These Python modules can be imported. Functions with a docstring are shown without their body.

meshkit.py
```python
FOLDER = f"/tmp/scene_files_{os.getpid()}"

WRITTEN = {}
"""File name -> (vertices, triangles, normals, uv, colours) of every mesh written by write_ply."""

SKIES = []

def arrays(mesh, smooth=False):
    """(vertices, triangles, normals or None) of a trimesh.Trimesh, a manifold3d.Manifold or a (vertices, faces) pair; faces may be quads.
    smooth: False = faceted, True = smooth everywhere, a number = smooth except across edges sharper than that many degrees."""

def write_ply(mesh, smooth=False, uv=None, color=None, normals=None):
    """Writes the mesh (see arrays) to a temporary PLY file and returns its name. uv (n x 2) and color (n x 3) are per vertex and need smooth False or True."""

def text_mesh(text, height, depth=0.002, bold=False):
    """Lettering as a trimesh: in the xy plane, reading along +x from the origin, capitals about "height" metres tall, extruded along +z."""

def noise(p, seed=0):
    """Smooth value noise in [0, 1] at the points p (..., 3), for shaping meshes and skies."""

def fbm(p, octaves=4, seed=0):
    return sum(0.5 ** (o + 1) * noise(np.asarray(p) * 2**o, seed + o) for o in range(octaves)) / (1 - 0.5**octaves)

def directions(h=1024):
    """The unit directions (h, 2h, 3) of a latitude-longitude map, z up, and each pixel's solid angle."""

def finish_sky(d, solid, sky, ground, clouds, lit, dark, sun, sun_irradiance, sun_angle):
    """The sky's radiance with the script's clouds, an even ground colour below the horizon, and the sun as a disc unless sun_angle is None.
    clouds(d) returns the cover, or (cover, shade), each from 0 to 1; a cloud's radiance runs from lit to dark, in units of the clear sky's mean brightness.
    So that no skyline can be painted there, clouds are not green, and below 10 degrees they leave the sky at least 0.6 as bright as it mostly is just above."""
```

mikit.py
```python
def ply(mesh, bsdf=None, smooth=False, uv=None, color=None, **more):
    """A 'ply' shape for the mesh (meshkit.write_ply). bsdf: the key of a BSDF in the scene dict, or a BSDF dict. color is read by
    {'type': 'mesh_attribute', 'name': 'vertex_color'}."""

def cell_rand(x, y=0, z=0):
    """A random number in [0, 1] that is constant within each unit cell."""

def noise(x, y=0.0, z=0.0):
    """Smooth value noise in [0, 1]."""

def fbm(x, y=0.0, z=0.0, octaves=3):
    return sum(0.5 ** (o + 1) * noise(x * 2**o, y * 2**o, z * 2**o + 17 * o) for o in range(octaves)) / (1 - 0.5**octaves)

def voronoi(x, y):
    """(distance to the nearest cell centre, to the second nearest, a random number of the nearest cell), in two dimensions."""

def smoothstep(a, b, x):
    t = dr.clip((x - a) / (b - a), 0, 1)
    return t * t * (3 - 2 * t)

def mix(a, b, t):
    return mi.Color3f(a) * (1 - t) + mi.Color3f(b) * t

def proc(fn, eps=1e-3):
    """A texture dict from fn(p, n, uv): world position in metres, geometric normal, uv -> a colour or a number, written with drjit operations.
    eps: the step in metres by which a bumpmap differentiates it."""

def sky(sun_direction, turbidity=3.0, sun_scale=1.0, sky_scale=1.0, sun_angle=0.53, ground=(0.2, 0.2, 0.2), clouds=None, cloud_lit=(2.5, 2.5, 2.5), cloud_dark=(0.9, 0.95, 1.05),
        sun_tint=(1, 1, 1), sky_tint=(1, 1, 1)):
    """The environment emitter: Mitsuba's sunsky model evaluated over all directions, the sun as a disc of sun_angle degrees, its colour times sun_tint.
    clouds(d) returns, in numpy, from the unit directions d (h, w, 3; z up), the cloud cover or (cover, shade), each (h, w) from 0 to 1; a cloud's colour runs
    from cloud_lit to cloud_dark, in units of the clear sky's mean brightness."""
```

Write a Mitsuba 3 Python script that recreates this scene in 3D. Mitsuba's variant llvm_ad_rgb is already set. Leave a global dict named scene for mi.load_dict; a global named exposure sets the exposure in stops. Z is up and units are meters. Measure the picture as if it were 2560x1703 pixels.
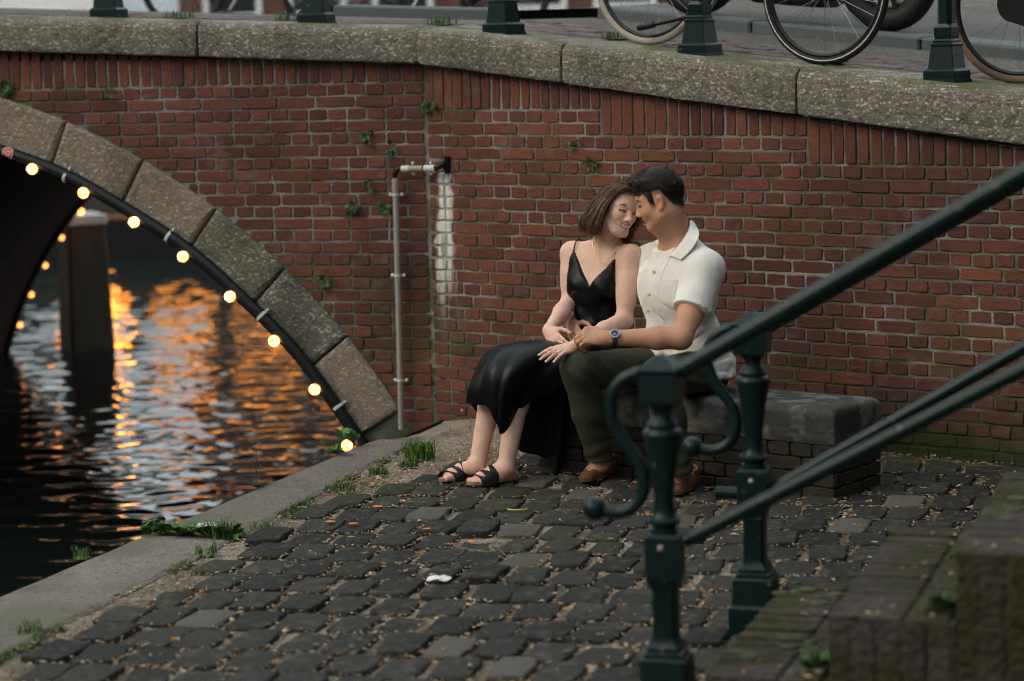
import math, numpy as np, drjit as dr, mitsuba as mi, mikit, meshkit, trimesh
from mikit import proc, noise as mnoise, fbm as mfbm, voronoi, cell_rand, smoothstep, mix
T = mi.ScalarTransform4f

# ------------------------------------------------------------------ camera, sky, exposure
scene, labels = {}, {}
CAM = np.array([0.0, 0.0, 1.94])
FWD = np.array([0.0, 0.99179, -0.12787])
UPV = np.array([0.02700, 0.12782, 0.99143])
scene['camera'] = {'type': 'thinlens', 'fov': 23.917, 'fov_axis': 'x', 'aperture_radius': 0.021, 'focus_distance': 10.3, 'near_clip': 0.1, 'far_clip': 600.0,
                   'to_world': T().look_at(origin=CAM.tolist(), target=(CAM + FWD).tolist(), up=UPV.tolist())}
scene['sky'] = mikit.sky((-0.78, -0.30, 0.55), turbidity=3, sun_scale=0.22, sun_angle=36, clouds=lambda d: 1.0, cloud_lit=(2.08, 2.36, 2.48), sun_tint=(.96, 1, 1.05))
exposure = 2.68

# ------------------------------------------------------------------ helpers
rng = np.random.default_rng(7)
counts = {}
def key_of(name, parent=None):
    base = (parent + '__' if parent else '') + name
    n = counts.get(base, 0); counts[base] = n + 1
    return base if n == 0 else '%s_%03d' % (base, n)
def lab(key, label=None, cat=None, group=None, kind=None):
    d = labels.setdefault(key, {})
    for k, v in (('label', label), ('category', cat), ('group', group), ('kind', kind)):
        if v: d[k] = v
    return key
def thing(name, label, cat, group=None):
    return lab(key_of(name), label, cat, group)
def obj(name, mesh, bsdf, parent=None, smooth=False, label=None, cat=None, group=None, kind=None, uv=None, color=None, **more):
    k = key_of(name, parent)
    scene[k] = mikit.ply(mesh, bsdf, smooth=smooth, uv=uv, color=color, **more)
    if label or cat or group or kind: lab(k, label, cat, group, kind)
    return k
def V(*a): return np.array(a, float)
def unit(v):
    v = np.asarray(v, float); return v / np.linalg.norm(v)
def join(ms):
    vs, fs, o = [], [], 0
    for v, f in ms:
        v = np.asarray(v, float); f = np.asarray(f, int)
        if f.shape[1] == 4: f = np.vstack([f[:, [0, 1, 2]], f[:, [0, 2, 3]]])
        vs.append(v); fs.append(f + o); o += len(v)
    return np.vstack(vs), np.vstack(fs)
def frame(d, up=(0, 0, 1)):
    d = unit(d); x = np.cross(up, d)
    if np.linalg.norm(x) < 1e-3: x = np.cross((0, 1, 0), d)
    x = unit(x); return x, np.cross(d, x), d
def spline(pts, n):
    from scipy.interpolate import CubicSpline
    p = np.asarray(pts, float); t = np.r_[0, np.cumsum(np.linalg.norm(np.diff(p[:, :3], axis=0), axis=1) + 1e-9)]
    return CubicSpline(t, p)(np.linspace(0, t[-1], n))
def tube(pts, rad, n=8, cap=True):
    p = np.asarray(pts, float); rad = np.broadcast_to(rad, (len(p),)); m = len(p)
    t = np.gradient(p, axis=0); t /= np.linalg.norm(t, axis=1, keepdims=True) + 1e-12
    x, y, _ = frame(t[0]); xs = []
    for i in range(m):
        x = unit(x - t[i] * (x @ t[i])); xs.append(x)
    xs = np.array(xs); ys = np.cross(t, xs); ang = np.arange(n) * 2 * np.pi / n
    v = (p[:, None] + rad[:, None, None] * (np.cos(ang)[None, :, None] * xs[:, None] + np.sin(ang)[None, :, None] * ys[:, None])).reshape(-1, 3)
    i, j = np.meshgrid(np.arange(m - 1), np.arange(n), indexing='ij')
    q = np.stack([i * n + j, i * n + (j + 1) % n, (i + 1) * n + (j + 1) % n, (i + 1) * n + j], -1).reshape(-1, 4)
    f = np.vstack([q[:, [0, 1, 2]], q[:, [0, 2, 3]]])
    if cap:
        k = np.arange(n); v = np.vstack([v, p[0], p[-1]]); c0, c1 = m * n, m * n + 1
        f = np.vstack([f, np.stack([(k + 1) % n, k, k * 0 + c0], 1), np.stack([(m - 1) * n + k, (m - 1) * n + (k + 1) % n, k * 0 + c1], 1)])
    return v, f
def lathe(prof, o, axis=(0, 0, 1), n=24):
    """prof: (radius, height) pairs."""
    x, y, d = frame(axis); pr = np.asarray(prof, float); m = len(pr); ang = np.arange(n) * 2 * np.pi / n
    ring = np.cos(ang)[:, None] * x + np.sin(ang)[:, None] * y
    v = (np.asarray(o, float) + pr[:, None, 1:2] * d + pr[:, None, 0:1] * ring[None]).reshape(-1, 3)
    i, j = np.meshgrid(np.arange(m - 1), np.arange(n), indexing='ij')
    q = np.stack([i * n + j, i * n + (j + 1) % n, (i + 1) * n + (j + 1) % n, (i + 1) * n + j], -1).reshape(-1, 4)
    return v, np.vstack([q[:, [0, 1, 2]], q[:, [0, 2, 3]]])
def sqloft(sections, o, X, Y, Z, n8=0.0):
    """square (or octagonal, n8 = corner cut as a share of the half width) column: sections (half width x, half width y, height, corner cut share)"""
    vs = []
    for hx, hy, z, c in sections:
        c = max(c, 1e-3) * min(hx, hy)
        for a, b in ((hx, -hy + c), (hx, hy - c), (hx - c, hy), (-hx + c, hy), (-hx, hy - c), (-hx, -hy + c), (-hx + c, -hy), (hx - c, -hy)):
            vs.append(np.asarray(o) + X * a + Y * b + Z * z)
    m = len(sections); n = 8
    i, j = np.meshgrid(np.arange(m - 1), np.arange(n), indexing='ij')
    q = np.stack([i * n + j, i * n + (j + 1) % n, (i + 1) * n + (j + 1) % n, (i + 1) * n + j], -1).reshape(-1, 4)
    f = np.vstack([q[:, [0, 1, 2]], q[:, [0, 2, 3]]]).tolist()
    for k in range(1, n - 1):
        f.append([0, k + 1, k]); f.append([(m - 1) * n, (m - 1) * n + k, (m - 1) * n + k + 1])
    return np.array(vs), np.array(f)
def box(o, X, Y, Z, c=0.004):
    """chamfered box, o = centre, X Y Z = half-extent vectors."""
    X, Y, Z = (np.asarray(a, float) for a in (X, Y, Z)); lx, ly, lz = (np.linalg.norm(a) for a in (X, Y, Z)); c = min(c, .45 * lx, .45 * ly, .45 * lz)
    return sqloft([(lx - c, ly - c, -lz, .01), (lx, ly, -lz + c, c / min(lx, ly)), (lx, ly, lz - c, c / min(lx, ly)), (lx - c, ly - c, lz, .01)], o, X / lx, Y / ly, Z / lz)
def block(o, X, Y, N, w, h, dep, ch, jit, dome=0.0, nl=2, ns=1, r=None):
    """a brick, sett or stone: outline w x h in the X, Y plane at o, standing dep out along N with a rubbed edge ch; jit = how uneven."""
    r = r or rng
    pts = []
    for (x0, y0), (x1, y1), k in (((-1, -1), (1, -1), nl), ((1, -1), (1, 1), ns), ((1, 1), (-1, 1), nl), ((-1, 1), (-1, -1), ns)):
        for i in range(k + 1):
            t = i / (k + 1); pts.append((x0 + (x1 - x0) * t, y0 + (y1 - y0) * t, i == 0))
    p = np.array([(a * w / 2, b * h / 2) for a, b, _ in pts]); cor = np.array([c for _, _, c in pts])
    p = p * np.where(cor[:, None], 1 - np.array([1.2 * ch / w, 1.2 * ch / h]), 1.0) + r.normal(0, jit, p.shape)
    n = len(p); ins = p * (1 - np.array([2 * ch / w, 2 * ch / h])) + r.normal(0, jit * .5, p.shape)
    lv = [(p * 1.0, -.02), (p, dep - ch * .7), ((p + ins) / 2 * .997, dep - ch * .22), (ins, dep)]
    v, f = [], []
    for q, d in lv: v += [o + X * a + Y * b + N * (d + (r.normal(0, jit * .35) if d > 0 else 0)) for a, b in q]
    for L in range(len(lv) - 1):
        for i in range(n):
            j = (i + 1) % n; f += [[L * n + i, L * n + j, (L + 1) * n + j], [L * n + i, (L + 1) * n + j, (L + 1) * n + i]]
    v.append(o + N * (dep + dome)); c = len(v) - 1; L = (len(lv) - 1) * n
    f += [[L + i, L + (i + 1) % n, c] for i in range(n)]
    v = np.array(v); f = np.array(f)
    if np.cross(X, Y) @ N < 0: f = f[:, ::-1]
    return v, f
def sheet(P):
    """grid of points (m, n, 3) -> mesh"""
    m, n = P.shape[:2]; i, j = np.meshgrid(np.arange(m - 1), np.arange(n - 1), indexing='ij')
    q = np.stack([i * n + j, i * n + j + 1, (i + 1) * n + j + 1, (i + 1) * n + j], -1).reshape(-1, 4)
    return P.reshape(-1, 3), np.vstack([q[:, [0, 1, 2]], q[:, [0, 2, 3]]])
def solid(m, th):
    """sheet -> closed thin solid"""
    tm = trimesh.Trimesh(*m, process=False); nv = np.array(tm.vertex_normals); v, f = np.array(tm.vertices), np.array(tm.faces); n = len(v)
    e = np.sort(tm.edges, axis=1); u, idx, c = np.unique(e, axis=0, return_index=True, return_counts=True); b = tm.edges[idx[c == 1]]
    side = np.vstack([np.stack([b[:, 1], b[:, 0], b[:, 0] + n], 1), np.stack([b[:, 1], b[:, 0] + n, b[:, 1] + n], 1)])
    return np.vstack([v, v - nv * th]), np.vstack([f, f[:, ::-1] + n, side])
def ico(sub=2):
    m = trimesh.creation.icosphere(subdivisions=sub); return np.array(m.vertices), np.array(m.faces)

# ------------------------------------------------------------------ materials
def rough(col, r=0.7, spec=0.3, **k):
    c = col if isinstance(col, dict) else {'type': 'rgb', 'value': list(col)}
    return {'type': 'twosided', 'bsdf': {'type': 'principled', 'base_color': c, 'roughness': r, 'specular': spec, **k}}
def bumped(b, fn, scale, eps=1e-3):
    return {'type': 'twosided', 'bsdf': {'type': 'bumpmap', 'arbitrary': proc(fn, eps), 'scale': scale, 'bsdf': b['bsdf']}}
J = V(-0.411, 12.358, 0)                      # corner where the bridge wall meets the quay wall
LA, LB = V(.966, -.259, 0), V(.259, .966, 0)  # along the bridge wall (to the right), and into it
RA, RB = V(.795, -.606, 0), V(.606, .795, 0)  # along the quay wall (to the right), and into it
def sR(p): return (p.x - J[0]) * RA[0] + (p.y - J[1]) * RA[1]
def sL(p): return (p.x - J[0]) * LA[0] + (p.y - J[1]) * LA[1]
def moss_low(p, z0, z1): return smoothstep(z1, z0, p.z + .12 * (mfbm(p.x * 9, p.y * 9, p.z * 9) - .5))
def f_brick(p, n, uv):
    g = mfbm(p.x * 70, p.y * 70, p.z * 110, 2); big = mfbm(p.x * 2.1 + 5, p.y * 2.1, p.z * 1.7, 3); mid = mfbm(p.x * 14, p.y * 14, p.z * 14, 2)
    c = mix((.165, .061, .040), (.088, .038, .030), uv.x) * (.72 + .55 * g)
    c = mix(c, (.17, .075, .045), smoothstep(.80, 1.0, uv.y) * .45)
    c = mix(c, (.060, .030, .026), smoothstep(.48, .66, big) * .62)
    c = mix(c, (.20, .13, .115), smoothstep(.60, .82, mid * .6 + mfbm(p.x * 3, p.y * 3 + 9, p.z * 3, 2) * .45) * .35)
    s = sR(p); z = p.z
    w = smoothstep(.0, .03, s - .060 + .035 * smoothstep(1.2, .8, z) + .03 * (mnoise(z * 22, 3) - .5)) * smoothstep(.0, .03, .165 + .020 * (1.22 - z) + .03 * (mnoise(z * 18, 8) - .5) - s)
    w = w * smoothstep(.46, .80, z + .35 * (mfbm(s * 70, z * 3, 4) - .5)) * smoothstep(1.25, 1.22, z) * (.35 + .65 * smoothstep(.30, .52, mfbm(s * 75, z * 6, 1, 3)))
    c = mix(c, (.66, .66, .62), w * .95)
    c = mix(c, (.30, .17, .155), smoothstep(.22, .50, z) * smoothstep(.62, .48, z) * smoothstep(.02, .06, s) * smoothstep(.26, .18, s) * .40 * smoothstep(.35, .6, mfbm(s * 40, z * 6, 2, 2)))
    r = smoothstep(1.7, 2.6, s)
    c = mix(c, (.022, .036, .014), moss_low(p, .03, .17) * r * .9)
    c = mix(c, (.045, .055, .022), smoothstep(.56, .74, mfbm(p.x * 3.1, p.y * 3.1 + 3, p.z * 2.3, 3)) * .45 * smoothstep(1.15, .2, z))
    return c
def f_mortar(p, n, uv):
    g = mfbm(p.x * 160, p.y * 160, p.z * 160, 2); big = mfbm(p.x * 2.3, p.y * 2.3 + 4, p.z * 2.3, 3); s = sR(p)
    c = mix((.13, .128, .112), (.27, .265, .24), smoothstep(.35, .65, mfbm(p.x * 5, p.y * 5, p.z * 5 + 2, 3))) * (.6 + .7 * g)
    c = mix(c, (.012, .012, .010), smoothstep(.63, .70, mfbm(p.x * 11 + 3, p.y * 11, p.z * 15, 2)) * smoothstep(1.0, .1, p.z) * .9)
    c = mix(c, (.075, .085, .030), smoothstep(.50, .66, mfbm(p.x * 3.7, p.y * 3.7, p.z * 3.1 + 7, 3)) * .75)
    c = mix(c, (.030, .050, .015), moss_low(p, .10, .45) * (.35 + .6 * smoothstep(1.4, 2.4, s)))
    w = smoothstep(.06, .09, s) * smoothstep(.17, .14, s) * smoothstep(.5, .7, p.z) * smoothstep(1.25, 1.22, p.z)
    return mix(c, (.42, .42, .36), w * .7)
def f_granite(p, n, uv):
    g = mfbm(p.x * 120, p.y * 120, p.z * 120, 2); k1 = mfbm(p.x * 84 + 3 + 2 * g, p.y * 84, p.z * 84, 2); k2 = mfbm(p.x * 70 + 11, p.y * 70 + 5 + 2 * g, p.z * 70 + 7, 2)
    c = mix((.125, .130, .110), (.43, .40, .34), smoothstep(.56, .74, k1)) * (.5 + 1.0 * g)
    c = mix(c, c * .38, smoothstep(.56, .70, k2) * .8)
    c = mix(c, mi.Color3f(.30, .235, .185) * (.4 + .75 * g + .5 * smoothstep(.56, .74, k1)), uv.x * .85)
    c = mix(c, mi.Color3f(.062, .068, .036) * (.5 + g), smoothstep(.44, .66, mfbm(p.x * 2.4, p.y * 2.4, p.z * 3.5 + uv.y, 3)) * (.50 - .38 * uv.x))
    c = mix(c, c * .62, smoothstep(.52, .72, mfbm(p.x * 4.4 + 8, p.y * 4.4, p.z * 1.6, 3)) * .6)
    up = smoothstep(.6, .95, n.z)
    c = mix(c, (.20, .19, .165), up * .5 * (.5 + g) * smoothstep(2.2, 1.0, sR(p)))
    return mix(c, (.070, .080, .030), up * smoothstep(.42, .62, mfbm(p.x * 5, p.y * 5, 3, 3)) * .8)
def f_sett(p, n, uv):
    g = mfbm(p.x * 90, p.y * 90, p.z * 90, 2)
    c = mix((.0165, .0175, .0160), (.034, .033, .029), uv.x) * (.5 + 1.0 * g)
    c = mix(c, (.095, .085, .075), smoothstep(.94, .96, uv.y) * .8)
    c = mix(c, (.040, .042, .020), smoothstep(.55, .75, mfbm(p.x * 1.6 + 2, p.y * 1.6, 1, 3)) * .5)
    c = mix(c, (.032, .040, .018), smoothstep(.9, 1.9, p.x) * smoothstep(.42, .6, mfbm(p.x * 4, p.y * 4, 5, 2)) * .7)
    return mix(c, (.11, .10, .085), smoothstep(.62, .72, mfbm(p.x * 26, p.y * 26, 7, 2)) * .22)
def f_sand(p, n, uv):
    g = mfbm(p.x * 140, p.y * 140, p.z * 60, 2); big = mfbm(p.x * 3, p.y * 3, 1, 3); fl = cell_rand(dr.floor(p.x * 110 + 3 * mnoise(p.x * 30, p.y * 30)), dr.floor(p.y * 60))
    c = mix((.095, .083, .066), (.23, .20, .165), smoothstep(.35, .65, big)) * (.45 + 1.0 * g)
    c = mix(c, (.30, .21, .135), smoothstep(.80, .92, fl) * .55)
    c = mix(c, (.035, .030, .022), smoothstep(.80, .95, cell_rand(dr.floor(p.x * 90), dr.floor(p.y * 70), 3)) * .6)
    return mix(c, (.045, .045, .022), smoothstep(.7, 1.7, p.x + .8 * (mfbm(p.x * 5, p.y * 5) - .5)) * .75)
def f_edge(p, n, uv):
    g = mfbm(p.x * 150, p.y * 150, p.z * 90, 2); big = mfbm(p.x * 2.6, p.y * 2.6, 2, 3)
    c = mix((.120, .106, .092), (.170, .146, .128), uv.x) * (.40 + 1.15 * g)
    c = mix(c, (.100, .096, .072), smoothstep(.42, .70, big) * .8)
    return mix(c, c * .6, smoothstep(.66, .80, mfbm(p.x * 30, p.y * 30, 4, 2)) * .5)
def f_bench(p, n, uv):
    g = mfbm(p.x * 70, p.y * 70, p.z * 70, 3); q = mfbm(p.x * 13, p.y * 13, p.z * 9, 3)
    c = mix((.034, .037, .034), (.105, .105, .095), smoothstep(.42, .66, q)) * (.5 + .9 * g)
    return mix(c, (.030, .030, .026), smoothstep(.52, .70, mfbm(p.x * 7, p.y * 7, p.z * 16 + 3, 3)) * .7)
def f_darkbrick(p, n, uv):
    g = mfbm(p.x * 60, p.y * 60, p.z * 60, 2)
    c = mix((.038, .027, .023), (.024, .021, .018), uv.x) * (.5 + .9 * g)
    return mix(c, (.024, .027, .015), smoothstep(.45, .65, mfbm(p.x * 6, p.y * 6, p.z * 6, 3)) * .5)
def f_step(p, n, uv):
    g = mfbm(p.x * 60, p.y * 60, p.z * 60, 2); m = smoothstep(.42, .56, mfbm(p.x * 3.1 + 1, p.y * 3.1, p.z * 3.1, 3)) 
    c = mix((.062, .053, .048), (.050, .043, .040), uv.x) * (.55 + .8 * g)
    return mix(c, mi.Color3f(.030, .031, .011) * (.5 + g), m * .85 * (1 - .4 * uv.y))
def f_paver(p, n, uv):
    return mix((.135, .105, .100), (.092, .076, .074), uv.x) * (.55 + .8 * mfbm(p.x * 60, p.y * 60, p.z * 60, 2))
def f_road(p, n, uv):
    g = mfbm(p.x * 80, p.y * 80, 1, 2); return mix((.070, .066, .063), (.105, .10, .094), mfbm(p.x * 1.3, p.y * 1.3)) * (.5 + g)
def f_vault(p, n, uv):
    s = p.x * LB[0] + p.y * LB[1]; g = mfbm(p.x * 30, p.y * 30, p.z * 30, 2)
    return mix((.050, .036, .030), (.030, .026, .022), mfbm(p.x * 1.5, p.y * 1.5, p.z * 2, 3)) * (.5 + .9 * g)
def f_iron(p, n, uv):
    g = mfbm(p.x * 40, p.y * 40, p.z * 40, 2); c = mix((.0026, .0125, .0122), (.0045, .0175, .0172), g)
    return mix(c, (.085, .070, .055), smoothstep(.74, .80, mfbm(p.x * 34, p.y * 34, p.z * 34, 3)) * .8)
M = scene
def grain(k, o=2): return lambda p, n, uv: mfbm(p.x * k, p.y * k, p.z * k, o)
M['brick_mat'] = bumped(rough(proc(f_brick), .85, .2), grain(110), .004)
M['mortar_mat'] = bumped(rough(proc(f_mortar), .95, .1), grain(150), .008)
M['granite_mat'] = bumped(rough(proc(f_granite), .85, .2), grain(95), .006)
M['sett_mat'] = bumped(rough(proc(f_sett), .75, .16), grain(70), .006)
M['sand_mat'] = bumped(rough(proc(f_sand), .95, .1), grain(80), .014)
M['edge_mat'] = bumped(rough(proc(f_edge), .85, .2), grain(100), .006)
M['bench_mat'] = bumped(rough(proc(f_bench), .75, .3), grain(60, 3), .006)
M['darkbrick_mat'] = bumped(rough(proc(f_darkbrick), .85, .2), grain(90), .005)
M['step_mat'] = bumped(rough(proc(f_step), .9, .15), grain(60), .010)
M['paver_mat'] = rough(proc(f_paver), .85, .2)
M['road_mat'] = rough(proc(f_road), .9, .2)
M['pile_wood'] = rough(proc(lambda p, n, uv: mix((.11, .095, .075), (.055, .048, .040), mfbm(p.x * 14, p.y * 14, p.z * 2, 3))), .9, .2)
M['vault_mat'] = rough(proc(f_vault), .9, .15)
M['iron_mat'] = rough(proc(f_iron), .33, .24)
M['water_mat'] = rough((.006, .010, .009), .045, .5)
M['kerb_mat'] = rough((.10, .115, .118), .8, .2)
M['black_plastic'] = rough((.006, .007, .008), .38, .3)
M['rubber_black'] = rough((.013, .013, .014), .65, .3)
M['rubber_pale'] = rough((.34, .30, .26), .7, .3)
M['rubber_tan'] = rough((.16, .105, .075), .75, .3)
M['steel'] = {'type': 'twosided', 'bsdf': {'type': 'principled', 'base_color': {'type': 'rgb', 'value': [.42, .43, .44]}, 'roughness': .32, 'metallic': .9}}
M['pipe_grey'] = rough((.30, .275, .25), .6, .3)
M['pipe_white'] = rough((.58, .58, .56), .6, .3)
M['white_paint'] = rough((.62, .63, .62), .6, .3)
M['leaf_green'] = {'type': 'twosided', 'bsdf': {'type': 'principled', 'base_color': {'type': 'mesh_attribute', 'name': 'vertex_color'}, 'roughness': .6, 'specular': .3}}
M['painted'] = {'type': 'twosided', 'bsdf': {'type': 'principled', 'base_color': {'type': 'mesh_attribute', 'name': 'vertex_color'}, 'roughness': .75, 'specular': .25}}
def vcol(m, c, jit=0.0):
    """a constant colour per vertex"""
    n = len(m[0]); return np.clip(np.tile(np.asarray(c, float), (n, 1)) * (1 + rng.normal(0, jit, (n, 1)) if jit else 1), 0, 1)
# ------------------------------------------------------------------ bridge wall and quay wall
COURSE = .0626
AC, AZ, AR, AO = -3.483, -2.086, 3.594, 3.900    # arch centre (along the wall, height), inner and outer radius
def LP(s, z, o=0.0): return J + LA * s - LB * o + V(0, 0, z)      # o = out of the wall
def RP(s, z, o=0.0): return J + RA * s - RB * o + V(0, 0, z)
def cop_top_L(s): return 1.966 - .0505 * s
def cop_top_R(s): return 1.966 - .105 * s
def cop_bot_L(s): return 1.778 - .0505 * s
def cop_bot_R(s): return 1.778 - .121 * s

def brick_list_R():
    out = []
    segs = [(0.0, 1.092, 0), (1.092, 2.236, 2), (2.236, 3.38, 4), (3.38, 4.1, 6)]
    for s0, s1, k0 in segs:                                      # soldiers, standing on end under the coping
        zb = 1.541 - COURSE * k0; n = int(round((s1 - s0) / .0622)); w = (s1 - s0) / n
        for i in range(n):
            s = s0 + (i + .5) * w; zt = cop_bot_R(s) - .006
            out.append((s + rng.normal(0, .0012), (zb + zt) / 2 + .003, w - .0125, zt - zb - .010))
    for k in range(27):
        zt = 1.541 - COURSE * k
        s0 = 0.006 if k < 2 else 0.006
        s = s0; first = True
        lo = 0.0
        if k < 2: hi = 1.085
        elif k < 4: hi = 2.229
        elif k < 6: hi = 3.373
        else: hi = 4.1
        per = .1046 if k % 2 == 0 else .2088
        if k % 2: per0 = .160 if k % 4 == 1 else .055 + .10
        else: per0 = .1046
        if k % 4 == 1: per0 = .160
        elif k % 4 == 3: per0 = .2645
        while s < hi - .02:
            w = per0 if first else per * (1 + rng.normal(0, .018)); first = False
            if k % 4 == 3 and s < .01: w = .1046
            elif k % 4 == 3 and abs(s - .1106) < .01: w = .160
            if s + w > hi - .04: w = hi - s
            out.append((s + w / 2, zt - COURSE / 2 + rng.normal(0, .0012), w - .0125, COURSE - .0125)); s += w
    return out
def brick_list_L():
    out = []
    n = int(3.3 / .0622)
    for i in range(n):
        s = -(i + .5) * .0622; zb = 1.685; zt = cop_bot_L(s) - .006
        out.append((s, (zb + zt) / 2 + .003, .0622 - .0125, zt - zb - .010))
    for k in range(31):
        zt = 1.685 - COURSE * k; zm = zt - COURSE / 2
        q = AO ** 2 - (zm - AZ) ** 2; lo = max(-3.3, AC + math.sqrt(q) - .004 if q > 0 else -9)
        if zm - AZ > AO + .02: lo = -3.3
        s = -.006; per = .1046 if k % 2 == 0 else .2088; first = True
        while s > lo + .02:
            w = (.160 if k % 4 == 1 else .2088) if (first and k % 2) else per * (1 + rng.normal(0, .018)); first = False
            if s - w < lo + .035: w = s - lo
            out.append((s - w / 2, zm + rng.normal(0, .0012), w - .0125, COURSE - .0125)); s -= w
    return out
bridge = thing('bridge_wall', 'red brick bridge wall with a grey granite arch over the canal at left', 'bridge')
quay = thing('quay_wall', 'red brick quay wall under sloping granite coping, behind the seated couple', 'wall')
for holder, PF, X, N, lst, vis in ((bridge, LP, LA, -LB, brick_list_L(), lambda s, z: s > -2.6), (quay, RP, RA, -RB, brick_list_R(), lambda s, z: s < 3.55 and not (z < .3 and s < 2.5) and not (.5 < s < 1.5 and z < 1.1))):
    cand = []
    for s, z, w, h in lst:
        if w < .012 or h < .012: continue
        P = PF(s, z); cand.append((-(w * h) / np.sum((P - CAM) ** 2) * (1 if vis(s, z) else .01), s, z, w, h))
    cand.sort(); rest = []
    for i, (_, s, z, w, h) in enumerate(cand):
        m = block(PF(s, z, -.008), X, V(0, 0, 1), N, w + .001, h + .0012, .0068 + rng.normal(0, .0017), .0030, .0013, nl=3 if w > .15 or h > .15 else 2, ns=1)
        u = (float(rng.random()), float(rng.random()))
        if i < 296: obj('brick', m, 'brick_mat', holder, smooth=False, uv=np.tile(u, (len(m[0]), 1)))
        else: rest.append((m, u))
    if rest: obj('brickwork', join([a for a, _ in rest]), 'brick_mat', holder, uv=np.vstack([np.tile(u, (len(a[0]), 1)) for a, u in rest]), kind='stuff')

def ring_pts(r, a0, a1, n): 
    a = np.radians(np.linspace(a0, a1, n)); return np.stack([AC + r * np.cos(a), AZ + r * np.sin(a)], 1)
# masonry body of the bridge with its arched opening, and the vault through it (8.9 m)
from shapely.geometry import Polygon
out = [(0.0, -2.0), (0.0, cop_bot_L(0) + .03), (-14, cop_bot_L(-3.5) + .03), (-14, -2.0)]
body = Polygon(out).difference(Polygon(ring_pts(AR + .05, -20, 200, 120)))
def extr(poly, z0, z1):
    tm = trimesh.creation.extrude_polygon(poly, z1 - z0, engine='earcut'); v = np.array(tm.vertices); v[:, 2] += z0; return v, np.array(tm.faces)
def to_wall(m, PF, h):
    v, f = m; w = np.array([PF(a, b, -h - c) for a, b, c in v]); return w, f[:, ::-1]
v, f = extr(body, 0, 1.0); obj('mortar', to_wall((v, f), LP, .008), 'mortar_mat', bridge)
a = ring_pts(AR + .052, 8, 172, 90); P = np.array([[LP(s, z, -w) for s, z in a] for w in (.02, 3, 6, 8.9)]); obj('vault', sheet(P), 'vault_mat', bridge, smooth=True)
v, f = extr(body, 8.4, 8.9); obj('far_face', to_wall((v, f), LP, .0), 'vault_mat', bridge)
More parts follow.
